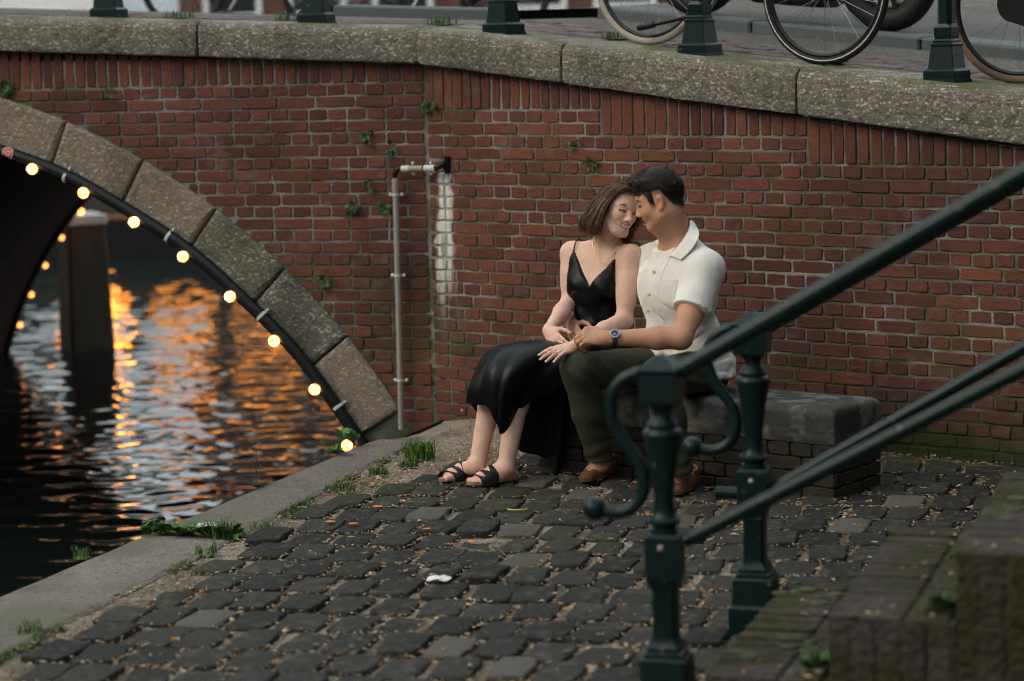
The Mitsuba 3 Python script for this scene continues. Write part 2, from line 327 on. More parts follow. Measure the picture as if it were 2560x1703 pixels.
ringf = Polygon(np.vstack([ring_pts(AR, 5, 175, 80), ring_pts(AO, 175, 5, 80)])); v, f = extr(ringf, 8.9, 8.93); obj('far_arch_ring', to_wall((v, f), LP, 0), 'granite_mat', bridge, uv=np.zeros((len(v), 2)))
edges = [32.2, 39.2, 46.3, 53.4, 60.4, 67.4, 74.4, 81.5, 88.5, 95.5]
for i in range(len(edges) - 1):
    g = .09; a0, a1 = edges[i] + g, edges[i + 1] - g; n = 7
    prof = []
    for o, ins in ((-.30, 0), (.012, 0), (.022, .010), (.026, .026)):
        di = np.degrees(ins / 3.75)
        ang = np.linspace(a0 + di, a1 - di, n); r0, r1 = AR + .012 + ins, AO - ins
        loop = [(r0, t) for t in ang] + [(r0 + (r1 - r0) * k / 4, ang[-1]) for k in (1, 2, 3)] + [(r1, t) for t in ang[::-1]] + [(r1 - (r1 - r0) * k / 4, ang[0]) for k in (1, 2, 3)]
        prof.append([LP(AC + r * math.cos(math.radians(t)), AZ + r * math.sin(math.radians(t)), o + (rng.normal(0, .0015) if o > 0 else 0)) for r, t in loop])
    m = len(prof[0]); v = [p for q in prof for p in q]; f = []
    for L in range(3):
        for k in range(m): f += [[L * m + k, L * m + (k + 1) % m, (L + 1) * m + (k + 1) % m], [L * m + k, (L + 1) * m + (k + 1) % m, (L + 1) * m + k]]
    b = 3 * m
    for k in range(n - 1): 
        p, q = b + k, b + k + 1; r_, s_ = b + 2 * n + 3 - 1 - k, b + 2 * n + 3 - 2 - k; f += [[p, q, s_], [p, s_, r_]]
    e0 = [b + n - 1] + [b + n + k for k in range(3)] + [b + n + 3]; e1 = [b + 0] + [b + 2 * n + 3 + k for k in (2, 1, 0)] + [b + 2 * n + 2]
    f += [[e0[0], e0[1], e0[4]], [e0[1], e0[3], e0[4]], [e0[1], e0[2], e0[3]], [e1[0], e1[4], e1[1]], [e1[1], e1[4], e1[3]], [e1[1], e1[3], e1[2]]]
    tone = (.9, .55, .25, .95, .75, .9, .3, .1, .0)[i]
    obj('arch_stone', (np.array(v), np.array(f)), 'granite_mat', bridge, uv=np.tile((tone if i not in (1,) else .15, rng.random() * 9), (len(v), 1)))
# quay wall body, extended towards and past the camera's right
poly = Polygon([(-.3, -.6), (-.3, cop_bot_R(-.3) - .01), (4.1, cop_bot_R(4.1)), (14, cop_bot_R(4.1)), (14, -.6)])
v, f = extr(poly, 0, .5); obj('mortar', to_wall((v, f), RP, .008), 'mortar_mat', quay)

def coping(PF, top, s0, s1, X, N, holder, grow):
    cr = .065; A = [(-.40, -.185), (-.1, -.189), (.054, -.189), (.061, -.180), (.064, -.13), (.064, -cr)]
    A += [(.064 - cr + cr * math.cos(t), -cr + cr * math.sin(t)) for t in np.radians((15, 30, 45, 60, 75, 90))] + [(-.10, .001), (-.2, .0), (-.30, 0), (-.40, -.002)]
    A = np.array(A); c = np.array([-.17, -.095]); secs = []
    ss = np.r_[s0 + .006, s0 + .010, s0 + .022, s0 + .04, np.linspace(s0 + .1, s1 - .1, 14), s1 - .04, s1 - .022, s1 - .010, s1 - .006]
    sc = [.90, .955, .985, 1] + [1] * 14 + [1, .985, .955, .90]
    for i, (s, k) in enumerate(zip(ss, sc)):
        B = c + (A - c) * (1 - (1 - k) * np.array([.35, .8])); B = B + rng.normal(0, .0012, B.shape); B[:, 1] -= np.clip(-B[:, 1] - .07, 0, .03) / .03 * grow * max(s, 0)
        secs.append([PF(s, top(s) + z, o) for o, z in B])
    P = np.array(secs); v, f = sheet(P); m = P.shape[1]; n = len(secs); v = np.vstack([v, P[0].mean(0), P[-1].mean(0)])
    cap = [[j, j + 1, n * m] for j in range(m - 1)] + [[(n - 1) * m + j + 1, (n - 1) * m + j, n * m + 1] for j in range(m - 1)]
    f = np.vstack([f, cap])
    obj('coping_stone', (v, f[:, ::-1]), 'granite_mat', holder, smooth=35)
    labels_uv = None
for s0, s1 in ((-1.203, -.002), (-2.75, -1.203), (-4.3, -2.75)): coping(LP, cop_top_L, s0, s1, LA, -LB, bridge, 0)
for s0, s1 in ((.002, .905), (.905, 2.212), (2.212, 3.75), (3.75, 5.2)): coping(RP, cop_top_R, s0, s1, RA, -RB, quay, .0115)

# ------------------------------------------------------------------ street behind the walls
CAMB = .025
def SL(s, w, dz=0.0): return LP(s, cop_top_L(s) + CAMB * min(w, 1.6) - .034 * max(w - 1.75, 0) - .006 + dz, -w)
def SR(s, w, dz=0.0): return RP(s, cop_top_R(s) + CAMB * w - .006 + dz, -w)
def corner(w, dz=0.0): return np.array([(SL(0, w, dz) * (1 - t) + SR(0, w, dz) * t) for t in (.25, .5, .75)]) * 1.0
def deck(w0, w1, dz, mat, name, kind='structure', left=None):
    rows = []
    for w in np.linspace(w0, w1, 3):
        rows.append([SL(s, w, dz if left is None or s > -1.2 else left) for s in (-30, -12, -5, -2.5, -1.25, -1.15, 0)] + list(corner(w, dz)) + [SR(s, w, dz) for s in (0, .8, 1.8, 2.8, 4, 7, 14)])
    v, f = sheet(np.array(rows)); return obj(name, (v, f[:, ::-1]), mat, kind=kind)
deck(.36, .96, -.004, 'paver_mat', 'pavement')
deck(.95, 1.52, -.008, 'road_mat', 'cycle_path')
deck(1.5, 9.0, .045, 'road_mat', 'road', left=-.03)
# the raised kerb between path and road, in stones
for PF, rg in ((SL, np.arange(-1.0, -.01, 1.0)), (SR, np.arange(0.02, 6, 1.0))):
    for s in rg:
        a, b = PF(s + .006, 1.5, 0), PF(s + .994, 1.5, 0); X = (b - a) / 2; Nn = PF(s, 1.7, 0) - PF(s, 1.5, 0)
        obj('kerb_stone', box((a + b) / 2 + Nn * .75 + V(0, 0, .006), X, Nn * .75, V(0, 0, .05), .012), 'kerb_mat', 'road', smooth=30)
# pavers along the coping
for PF, rg in ((SL, np.arange(-3.6, -.05, .205)), (SR, np.arange(.02, 4.0, .205))):
    for r_ in range(5):
        for s in rg + (.1 if r_ % 2 else 0):
            w = .455 + r_ * .105; o = PF(s + .1, w, .0); X = unit(PF(s + .2, w) - PF(s, w)); Y = unit(PF(s, w + .1) - PF(s, w)); N = np.cross(X, Y)
            m = block(o - N * .006, X, Y, N, .196, .097, .007 + rng.normal(0, .002), .006, .0015, r=rng)
            obj('paver', m, 'paver_mat', 'pavement', uv=np.tile(rng.random(2), (len(m[0]), 1)))

# ------------------------------------------------------------------ quay floor
ED = unit(V(.349, .937, 0)); EN = V(ED[1], -ED[0], 0); E0 = V(-1.84, 8.396, 0)       # along the water's edge, and inland
def ground_z(x, y):
    d = np.hypot(x + .62, y - 12.15); return -.012 - .085 * np.exp(-(d / .42) ** 2) + .03 * np.exp(-(((x + .25) / .28) ** 2 + ((y - 12.0) / .22) ** 2))
def inland(x, y): return (x - E0[0]) * EN[0] + (y - E0[1]) * EN[1]
def along(x, y): return (x - E0[0]) * ED[0] + (y - E0[1]) * ED[1]
def edge_w(t): return np.interp(t, [-1.2, .9, 2.9], [.52, .42, .29])
t, q = np.meshgrid(np.r_[np.linspace(-20, -1.6, 8), np.arange(-1.5, 4.4, .05)], np.r_[np.arange(.02, 4.2, .05), np.linspace(4.3, 12, 6)], indexing='ij')
P = E0 + t[..., None] * ED + q[..., None] * EN; P[..., 2] = ground_z(P[..., 0], P[..., 1]) + .012 * (meshkit.fbm(np.stack([P[..., 0] * 7, P[..., 1] * 7, P[..., 0] * 0], -1), 3) - .5)
v, f = sheet(P); obj('quay_floor', (v, f[:, ::-1]), 'sand_mat', smooth=True, kind='structure')
# edge stones
for t0, t1, tone in ((-3.2, -1.0, .3), (-.99, 1.055, .9), (1.075, 2.83, .2), (2.86, 3.35, .4)):
    n = 12; tt = np.r_[t0 + .004, t0 + .02, np.linspace(t0 + .1, t1 - .1, n), t1 - .02, t1 - .004]; secs = []
    for i, ti in enumerate(tt):
        wi = edge_w(ti) - .02; e = -.012 if i in (0, len(tt) - 1) else 0; b = E0 + ED * ti; z0 = ground_z(*(b + EN * .15)[:2]) + .012
        row = [(0, -.42), (0, -.03), (.008, -.008), (.03, 0), (wi * .35, .002), (wi * .7, .001), (wi - .03, 0), (wi - .006, -.008), (wi, -.03), (wi, -.08)]
        secs.append([b + EN * (q + rng.normal(0, .0015)) + V(0, 0, z0 + z + e + rng.normal(0, .0012)) for q, z in row])
    P = np.array(secs); v, f = sheet(P); m = P.shape[1]; k = len(secs); v = np.vstack([v, P[0].mean(0), P[-1].mean(0)])
    f = np.vstack([f, [[j, j + 1, k * m] for j in range(m - 1)], [[(k - 1) * m + j + 1, (k - 1) * m + j, k * m + 1] for j in range(m - 1)]])
    obj('edge_stone', (v, f[:, ::-1]), 'edge_mat', 'quay_floor', smooth=False, uv=np.tile((tone, 0), (len(v), 1)))
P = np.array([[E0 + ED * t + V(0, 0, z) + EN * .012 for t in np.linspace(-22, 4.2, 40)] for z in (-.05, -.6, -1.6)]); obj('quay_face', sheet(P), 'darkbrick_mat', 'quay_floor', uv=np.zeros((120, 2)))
# setts, rows parallel to the bridge wall
BEN0 = V(1.298, 9.655, 0); STP, SRD, SWD = V(.41, 6.6, 0), V(.951, -.309, 0), V(.309, .951, 0)
cand = []
O = V(-1.2, 8.0, 0)
for i in range(-8, 16):
    off = .083 * (i % 2) + rng.normal(0, .012)
    for j in range(-12, 34):
        c = O + LB * (i * .252 + rng.normal(0, .008)) + LA * (j * .167 + off + rng.normal(0, .007)); t, q = along(c[0], c[1]), inland(c[0], c[1])
        if q < edge_w(t) + .085 or (c - J) @ RB > -.12 or (c - J) @ LB > -.25: continue
        if c[1] > 11.0 and c[0] < .1 or (c - V(.02, 10.85, 0)) @ unit(V(-.75, .65, 0)) > .06: continue
        r_ = c - BEN0; bs, bw = r_ @ -RA, r_ @ RB
        if -.02 < bs < 1.5 and .02 < bw < .42: continue
        st, sw = (c - STP) @ SRD, (c - STP) @ SWD
        if st > .12 and -.15 < sw < 1.2: continue
        cand.append((np.sum((c - CAM) ** 2) + (100 if abs(c[0]) > .23 * c[1] + .1 else 0) + (100 if c[1] < 6.85 else 0), c))
cand.sort(key=lambda x: x[0]); rest = []
for k, (_, c) in enumerate(cand):
    w, h = .146 + rng.normal(0, .010), .230 + rng.normal(0, .013); a = rng.normal(0, .05) ; X = LA * math.cos(a) + LB * math.sin(a); Y = LB * math.cos(a) - LA * math.sin(a)
    N = unit(V(rng.normal(0, .035), rng.normal(0, .035), 1)); o = c + V(0, 0, ground_z(c[0], c[1]) - .004 + rng.normal(0, .002))
    m = block(o, X, Y, N, w, h, .022 + rng.normal(0, .004), .010, .0036, dome=.003, nl=2, ns=3)
    u = (float(rng.random()), float(rng.random()))
    if k < 296: obj('sett', m, 'sett_mat', 'quay_floor', smooth=True, uv=np.tile(u, (len(m[0]), 1)))
    else: rest.append((m, u))
if rest: obj('setts', join([a for a, _ in rest]), 'sett_mat', 'quay_floor', smooth=True, uv=np.vstack([np.tile(u, (len(a[0]), 1)) for a, u in rest]), kind='stuff')

# ------------------------------------------------------------------ water
WZ = -1.0
wv = [(rng.uniform(.10, .48), rng.normal(0, .6), rng.uniform(0, 6.28)) for _ in range(46)]
x, y = np.meshgrid(np.arange(-9, .61, .033), np.arange(8.0, 36, .033)); z = np.zeros_like(x)
for lam, th, ph in wv:
    k = 2 * np.pi / lam; d = V(math.sin(th + .26), math.cos(th + .26)); z += .0021 * lam ** .9 * np.sin(k * (d[0] * x + d[1] * y) + ph)
z *= .55 + .9 * meshkit.fbm(np.stack([x * .5, y * .35, x * 0], -1), 3)
v, f = sheet(np.stack([x, y, WZ + z], -1)); m1 = (v, f)
flat = [np.array([[V(a, b, WZ) for b in (y0, y1)] for a in (x0, x1)]) for x0, x1, y0, y1 in ((-90, -9, -30, 200), (.6, 60, 8, 200), (-9, .6, 35.95, 200), (-9, 60, -30, 8))]
obj('water', join([m1] + [(lambda s: (s[0], s[1][:, ::-1]))(sheet(a)) for a in flat]), 'water_mat', smooth=True, kind='structure')
# ------------------------------------------------------------------ stone bench
bench = thing('stone_bench', 'dark grey stone slab bench on a low brick base that the couple sits on', 'bench')
BX, BN = -RA, RB      # along the bench to its left end, and back towards the wall
BL, BD, BH = 1.52, .40, .375
c = BEN0 + BX * BL / 2 + BN * BD / 2
v, f = sqloft([(BL / 2 - .03, BD / 2 - .03, .225, .05), (BL / 2 - .004, BD / 2 - .004, .228, .05), (BL / 2, BD / 2, .24, .06), (BL / 2, BD / 2, .345, .07), (BL / 2 - .004, BD / 2 - .004, .36, .08), (BL / 2 - .014, BD / 2 - .014, .371, .09), (BL / 2 - .03, BD / 2 - .03, .375, .1)], c, BX, BN, V(0, 0, 1))
obj('slab', (v, f), 'bench_mat', bench, smooth=40)
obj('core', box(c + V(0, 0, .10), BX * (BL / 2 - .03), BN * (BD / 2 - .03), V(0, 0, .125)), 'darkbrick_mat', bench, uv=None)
for o, X, Nn, L in ((BEN0, BX, -BN, BL), (BEN0 + BN * BD, -BN, -BX, BD)):
    for k in range(4):
        z = .197 - .0585 * k; s = .008; per = .21 if k % 2 else .105
        while s < L - .03:
            w = min(per if (s > .02 or k % 2 == 0) else .155, L - .008 - s)
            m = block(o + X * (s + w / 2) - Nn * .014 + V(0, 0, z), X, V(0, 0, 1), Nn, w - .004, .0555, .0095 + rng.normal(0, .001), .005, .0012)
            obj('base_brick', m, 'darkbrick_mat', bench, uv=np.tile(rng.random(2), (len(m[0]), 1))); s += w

# ------------------------------------------------------------------ brick stairs at the right, and their railings
stairs = thing('brick_stairs', 'mossy brick steps going up at the lower right, littered with leaves', 'stairs')
NS = 8
def ST(t, w, z): return STP + SRD * t + SWD * w + V(0, 0, z)
for k in range(NS):
    t0, t1, zt = .112 + .347 * k, .112 + .347 * (k + 1), .152 + .188 * k
    obj('core', box(ST((t0 + t1) / 2 + .006, .54, zt / 2 - .06), SRD * .172, SWD * .585, V(0, 0, zt / 2 + .05)), 'step_mat', stairs, uv=None)
    n = 20
    for i in range(n):                                        # bricks on edge along the nosing
        w = -.05 + (i + .5) * 1.19 / n
        m = block(ST(t0 + .105, w, zt - .01), SRD, SWD, V(0, 0, 1), .208, .0535, .010 + rng.normal(0, .002), .006, .0014)
        if k < 4: obj('nosing_brick', m, 'step_mat', stairs, uv=np.tile(rng.random(2), (len(m[0]), 1)))
    for i in range(6):
        w = -.05 + (i + .5) * 1.19 / 6
        m = block(ST(t0 + .276, w, zt - .012), SWD, SRD, V(0, 0, 1), .186, .105, .010 + rng.normal(0, .002), .006, .0014)
        if k < 4: obj('tread_brick', m, 'step_mat', stairs, uv=np.tile(rng.random(2), (len(m[0]), 1)))
    if k < 4:
        for i in range(5):                                    # bricks on end on the near side of each step
            t = t0 + .035 + i * .069
            for j in range(1 + k):
                m = block(ST(t, -.043, zt - .012 - .094 - j * .188), SRD, V(0, 0, 1), -SWD, .060, .178, .006 + rng.normal(0, .002), .006, .0014)
                obj('side_brick', m, 'step_mat', stairs, uv=np.tile(rng.random(2), (len(m[0]), 1)))

def newel(o, name_label, far):
    r_ = thing('stair_railing', name_label, 'railing', 'railings of the brick stairs')
    A, B, Z = SRD, SWD, V(0, 0, 1)
    post = obj('newel_post', join([
        sqloft([(.075, .075, -.02, .02), (.075, .075, .095, .02), (.066, .066, .105, .03), (.062, .062, .185, .03), (.055, .055, .192, .1), (.055, .055, .202, .1), (.047, .047, .208, .15), (.047, .047, .218, .15), (.038, .038, .232, .2), (.034, .034, .25, .3), (.034, .034, .375, .3), (.044, .044, .405, .05), (.047, .047, .42, .02), (.047, .047, .532, .02), (.040, .040, .540, .05)], o, A, B, Z),
        lathe([(.02, .535), (.038, .538), (.040, .545), (.040, .552), (.032, .558), (.040, .563), (.046, .570), (.046, .578), (.036, .586), (.030, .60), (.028, .62), (.030, .66), (.040, .74), (.051, .800), (.055, .812), (.056, .822), (.050, .832), (.042, .836), (.044, .846), (.036, .858), (.027, .870), (.026, .884), (.036, .892), (.036, .900), (.03, .906), (0, .907)], o, n=20),
        sqloft([(.030, .030, .900, .3), (.050, .050, .906, .03), (.053, .053, .914, .02), (.053, .053, .990, .02), (.058, .058, .996, .02), (.058, .058, 1.002, .02), (.004, .004, 1.042, .1)], o, A, B, Z)]), 'iron_mat', r_, smooth=30)
    pts = [(-.045, .985), (-.085, .980), (-.13, .945), (-.148, .895), (-.135, .835), (-.098, .775), (-.066, .728), (-.056, .675), (-.070, .628), (-.105, .598), (-.150, .590), (-.175, .596)]
    sp = spline([o + A * a + V(0, 0, z) for a, z in pts], 40)
    sc = obj('scroll', tube(sp, .0180, 12), 'iron_mat', r_, smooth=40)
    iv, if_ = ico(3); obj('scroll_ball', (iv * .034 + o + A * -.20 + V(0, 0, .600), if_), 'iron_mat', sc, smooth=True)
    up = [o + A * t + V(0, 0, .992 + .578 * (t - .05)) for t in np.linspace(.05, 2.9, 12)]
    obj('handrail', tube(up, .0245, 16), 'iron_mat', r_, smooth=40)
    lo = [(.0, .487), (.06, .518)] if not far else [(-.125, .455), (-.05, .455), (.0, .456), (.04, .463), (.09, .490), (.14, .520)]
    z1 = lo[-1]; lo = lo + [(t, z1[1] + (.592 if far else .540) * (t - z1[0])) for t in np.linspace(.3, 2.9, 10)]
    if not far: lo = lo[1:]
    obj('lower_rail', tube(spline([o + A * a + V(0, 0, z) for a, z in lo], 50), .0200, 14), 'iron_mat', r_, smooth=40)
    iv, if_ = ico(2); obj('bolt', (iv * .009 + o - B * .049 + V(0, 0, .505), if_), 'pipe_grey', r_, smooth=True)
    for t in (1.5, 2.9):
        oo = o + A * t + V(0, 0, .152 + .188 * int((t - .112) / .347))
        obj('baluster', tube([oo, oo + V(0, 0, .9)], .02, 10), 'iron_mat', r_, smooth=40)
newel(STP, 'near dark green iron stair railing with scroll end, closest to the viewer', False)
newel(V(.757, 7.55, 0), 'far dark green iron stair railing whose lower rail ends in a straight stub', True)

# ------------------------------------------------------------------ canal railing on the coping
rail = thing('canal_railing', 'dark green iron railing whose post feet stand on the granite coping', 'railing')
for PF, top, X, Nn, ss, wv_ in ((LP, cop_top_L, LA, LB, (-2.93, -1.76, -.60), .10), (RP, cop_top_R, RA, RB, (.44, 1.60, 2.885, 4.1), .10)):
    for s in ss:
        o = PF(s, top(s), -wv_); 
        obj('post', join([sqloft([(.077, .077, -.012, .04), (.077, .077, .042, .04), (.070, .070, .050, .06), (.062, .062, .054, .05), (.052, .052, .148, .06), (.054, .054, .152, .05), (.054, .054, .160, .05), (.046, .046, .166, .05), (.046, .046, .174, .05), (.040, .040, .182, .06), (.042, .042, .205, .06), (.042, .042, .232, .06), (.034, .034, .248, .5), (.034, .034, .90, .5), (.045, .045, .92, .2), (.045, .045, 1.02, .2), (.002, .002, 1.06, .2)], o, X, Nn, V(0, 0, 1)),
                          sqloft([(.084, .084, -.014, .05), (.082, .082, .006, .05), (.06, .06, .008, .05)], o, X, Nn, V(0, 0, 1))]), 'iron_mat', rail, smooth=25)
for z in (.55, .96):
    obj('bar', tube([LP(-4, cop_top_L(-4) + z, -.10), LP(0.02, cop_top_L(0) + z, -.10), RP(4.3, cop_top_R(4.3) + z, -.10)], .022, 12), 'iron_mat', rail, smooth=40)

# ------------------------------------------------------------------ drain pipe
pipe = thing('drain_pipe', 'thin grey drain pipe bending out of the quay wall and down the bridge wall', 'pipe')
def PP(s, z, o): return LP(s, z, o)
obj('downpipe', tube([PP(-.157, 1.20, .045), PP(-.163, .5, .045), PP(-.168, -.10, .045)], .0150, 14), 'pipe_grey', pipe, smooth=40)
obj('sleeve', tube([PP(-.157, 1.20, .045), PP(-.1577, 1.13, .045)], .0175, 14), 'pipe_grey', pipe, smooth=40)
obj('elbow', tube(spline([PP(-.157, 1.195, .045), PP(-.156, 1.222, .045), PP(-.146, 1.240, .045), PP(-.115, 1.247, .046)], 14), .0135, 12), 'black_plastic', pipe, smooth=40)
q0, q1 = PP(-.118, 1.247, .046), RP(.098, 1.250, .052)
obj('crosspipe', tube([q0 + (q1 - q0) * .16, q1 * .62 + q0 * .38], .0155, 14), 'pipe_grey', pipe, smooth=40)
obj('collar', tube([q0, q0 + (q1 - q0) * .22], .0168, 14), 'pipe_white', pipe, smooth=40)
obj('collar', tube([q0 + (q1 - q0) * .68, q1], .0168, 14), 'pipe_white', pipe, smooth=40)
obj('outlet', tube(spline([q1 - RA * .008, RP(.118, 1.258, .050), RP(.134, 1.272, .030), RP(.140, 1.280, -.01)], 12), .015, 12), 'black_plastic', pipe, smooth=40)
obj('outlet_hood', box(RP(.141, 1.265, .010), RA * .014, RB * .014, V(0, 0, .045), .006), 'black_plastic', pipe)
for z in (1.115, .70, .155):
    s = -.157 - .011 * (1.2 - z) / 1.3
    obj('clamp', join([tube([PP(s, z - .006, .045), PP(s, z + .006, .045)], .0185, 14), box(PP(s - .030, z, .03), LA * .008, LB * .012, V(0, 0, .008), .003), box(PP(s + .030, z, .03), LA * .008, LB * .012, V(0, 0, .008), .003)]), 'pipe_white', pipe, smooth=40)
for k in (.30, .84):
    q = q0 + (q1 - q0) * k; obj('clamp', join([box(q + V(0, 0, .026) + LB * .02, LA * .006, LB * .01, V(0, 0, .009), .003), box(q - V(0, 0, .026) + LB * .02, LA * .006, LB * .01, V(0, 0, .009), .003)]), 'pipe_white', pipe)

# ------------------------------------------------------------------ arch lights: black conduit with bulbs
cond = thing('light_conduit', 'black light tube following the inner edge of the granite arch', 'light tube')
def AP(r, deg, o): return LP(AC + r * math.cos(math.radians(deg)), AZ + r * math.sin(math.radians(deg)), o)
ct = AR + .046; a = np.linspace(29.5, 150, 90)
obj('tube', tube([AP(ct + .004 * math.sin(t * .5), t, .052) for t in a], .033, 14), 'black_plastic', cond, smooth=40)
for t in (65.6, 55.3, 45.0, 35.2, 76, 86):
    p0, p1 = AP(ct, t - .12, .052), AP(ct, t + .12, .052)
    obj('clip', join([tube([p0, p1], .035, 14), box(AP(ct + .040, t, .045), unit(p1 - p0) * .006, LB * .008, unit(AP(4, t, .04) - AP(3, t, .04)) * .014, .003)]), 'pipe_white', cond, smooth=40)
# torn round sticker on the tube, red print on white
R_, n = [], 13
tt = np.linspace(-1, 1, n); stk, col = [], []
for i in tt:
    for j in tt:
        a_, b_ = i * math.sqrt(1 - j * j / 2), j * math.sqrt(1 - i * i / 2); rr = math.hypot(a_, b_); ang = .35 + b_ * 1.15; td = 71.0 + a_ * .50
        stk.append(AP(ct - .0343 * math.sin(ang - .35), td, .052 + .0343 * math.cos(ang - .35)))
        red = (.42 < rr < .86) and not (abs(b_) < .12 and a_ > 0) or (rr < .3 and b_ < .1); col.append((.50, .075, .055) if red else (.55, .47, .44))
v, f = sheet(np.array(stk).reshape(n, n, 3)); obj('sticker', solid((v, f), -.0008), 'painted', cond, smooth=True, color=np.vstack([col, col]), label='round red and white sticker on the tube')
bulbs = [68.36, 63.36, 58.28, 53.14, 47.92, 42.69, 37.44, 32.11]
txt = ['uppermost bulb, nearest to the round sticker', 'second bulb from the top of the arch light string', 'third bulb from the top of the arch light string', 'fourth bulb from the top of the arch light string', 'fourth bulb from the bottom of the arch light string', 'third bulb from the bottom of the arch light string', 'second lowest bulb of the arch light string', 'lowest bulb, half hidden by ivy on the stone edge']
scene['bulb_glass'] = {'type': 'thindielectric'}
def bulb_glow(p, n, uv): return mix((1.15, .62, .21), (.50, .17, .028), smoothstep(.42, .62, mfbm(p.x * 75, p.y * 75, p.z * 75, 2)))
def bulb(c, d, label, group, lum=1.0, r=.029):
    k = thing('light_bulb', 'lit round ' + label, 'light bulb', group)
    scene[key_of('globe', k)] = {'type': 'sphere', 'center': [float(x) for x in c], 'radius': r, 'emitter': {'type': 'area', 'radiance': proc(bulb_glow) if lum == 1 else {'type': 'rgb', 'value': [.95 * lum, .33 * lum, .06 * lum]}}}
    obj('socket', tube([c + d * r * .8, c + d * (r + .02)], .011, 10), 'black_plastic', k, smooth=40)
for i, t in enumerate(bulbs):
    c = AP(AR + .018 - (.03 if i == 7 else 0), t, .102); bulb(c, unit(AP(ct, t + .2, .052) - c), txt[i], 'bulbs of the near arch')
nfar = 0
far = thing('light_string', 'warm light string on the far side of the bridge arch, mostly hidden', 'light string')
farl = ['highest of the small bulbs at the left side of the far arch', 'second highest small bulb at the left side of the far arch', 'third small bulb down the left side of the far arch', 'lowest small bulb at the left side of the far arch, near the water']
for t in np.arange(20, 162, 5.1):
    c = AP(AR + .0, t, -8.97); 
    if 138 < t < 158: bulb(c, unit(AP(AR + .2, t, -8.9) - c), farl[nfar], 'bulbs at the left of the far arch', .75, .024); nfar += 1
    else: scene[key_of('bulb', far)] = {'type': 'sphere', 'center': [float(x) for x in c], 'radius': .031, 'emitter': {'type': 'area', 'radiance': {'type': 'rgb', 'value': [1.1, .38, .07]}}}

# ------------------------------------------------------------------ canal: mooring post, far bank, houseboat
mp = thing('mooring_post', 'weathered square wooden mooring post with a white cap in the canal', 'post')
o = V(-4.09, 23.1, 0)
obj('trunk', sqloft([(.235, .235, -2.4, .12), (.215, .215, -.9, .12), (.185, .185, .22, .12)], o, unit(V(1, .5, 0)), unit(V(-.5, 1, 0)), V(0, 0, 1)), 'pile_wood', mp, smooth=20)
obj('cap', sqloft([(.197, .197, .205, .1), (.197, .197, .285, .1), (.13, .13, .31, .1)], o, unit(V(1, .5, 0)), unit(V(-.5, 1, 0)), V(0, 0, 1)), 'white_paint', mp, smooth=20)
scene['dark_stone'] = rough((.035, .036, .036), .9, .2); scene['hull_mat'] = rough((.018, .020, .022), .6, .3); scene['cabin_mat'] = rough((.05, .042, .035), .7, .3)
scene['house_brick'] = rough(proc(lambda p, n, uv: mix((.13, .060, .045), (.085, .045, .037), mfbm(p.x, p.y, p.z)) * (.7 + .5 * mfbm(p.x * 6, p.y * 6, p.z * 14))), .9, .2)
scene['window_dark'] = rough((.02, .024, .028), .15, .6)
X1 = unit(LA)
obj('far_quay', box(V(-6, 36.5, -.2), X1 * 40, LB * 1.0, V(0, 0, .9), .03), 'dark_stone', kind='structure')
hb = thing('houseboat', 'dark houseboat with warm lit windows moored beyond the bridge', 'boat')
HB = V(-5.2, 33.6, -1.0)
obj('hull', sqloft([(4.2, .9, -.3, .3), (4.6, 1.15, .55, .25), (4.5, 1.05, .6, .25)], HB, X1, LB, V(0, 0, 1)), 'hull_mat', hb)
obj('cabin', box(HB + V(0, 0, 1.15), X1 * 3.9, LB * .85, V(0, 0, .6), .03), 'cabin_mat', hb)
for i, (s, w, L) in enumerate(((-.62, .15, 1.7), (-.02, .17, 2.5), (1.0, .45, .45), (2.2, .45, .4), (3.3, .35, .45), (-2.0, .3, .5))):
    c = HB + X1 * s - LB * .87 + V(0, 0, 1.25)
    obj('window', box(c, X1 * w, LB * .02, V(0, 0, .27), .004), 'cabin_mat', hb, emitter={'type': 'area', 'radiance': {'type': 'rgb', 'value': [L * 1.0, L * .33, L * .045]}})

# houses and trees around, so that the water and the far views have something to mirror
def house(o, X, w, d, h, label, lit=False, mat='house_brick'):
    k = thing('canal_house', label, 'house', None); N = V(X[1], -X[0], 0)
    obj('wall', box(o + V(0, 0, h / 2 - .5) - N * d / 2, X * w / 2, N * d / 2, V(0, 0, h / 2 + .5), .03), mat, k)
    obj('roof', sqloft([(w / 2 + .1, d / 2 + .1, h, .01), (w / 2 - .9, d / 2 - 1.5, h + 2.4, .01)], o - N * d / 2, X, N, V(0, 0, 1)), 'hull_mat', k)
    for fl in range(int(h // 3)):
        for q in (-.30, 0, .30):
            c = o + X * q * w + V(0, 0, 1.6 + fl * 3.0)
            wk = obj('window', box(c, X * w * .09, N * .04, V(0, 0, .85), .01), 'window_dark', k, **({'emitter': {'type': 'area', 'radiance': {'type': 'rgb', 'value': [.42, .15, .032]}}} if lit and (fl + int(q * 10)) % 2 == 0 else {}))
            obj('frame', join([box(c + X * s_ * w * .095, X * .05, N * .06, V(0, 0, .92), .01) for s_ in (-1, 1)] + [box(c + V(0, 0, z_ * .9), X * w * .09, N * .06, V(0, 0, .05), .01) for z_ in (-1, 0, 1)]), 'white_paint', wk)
i = 0
for x in np.arange(-6.2, 26, 5.6):
    house(V(x + 2.8, 44 - (x + 2) * .18, .7), X1, 5.5, 9, 8.5 + (i * 37 % 5) * .8, ('first', 'second', 'third', 'fourth', 'fifth', 'sixth')[i] + ' brick canal house from the left on the far bank beyond the bridge', lit=i < 2); i += 1
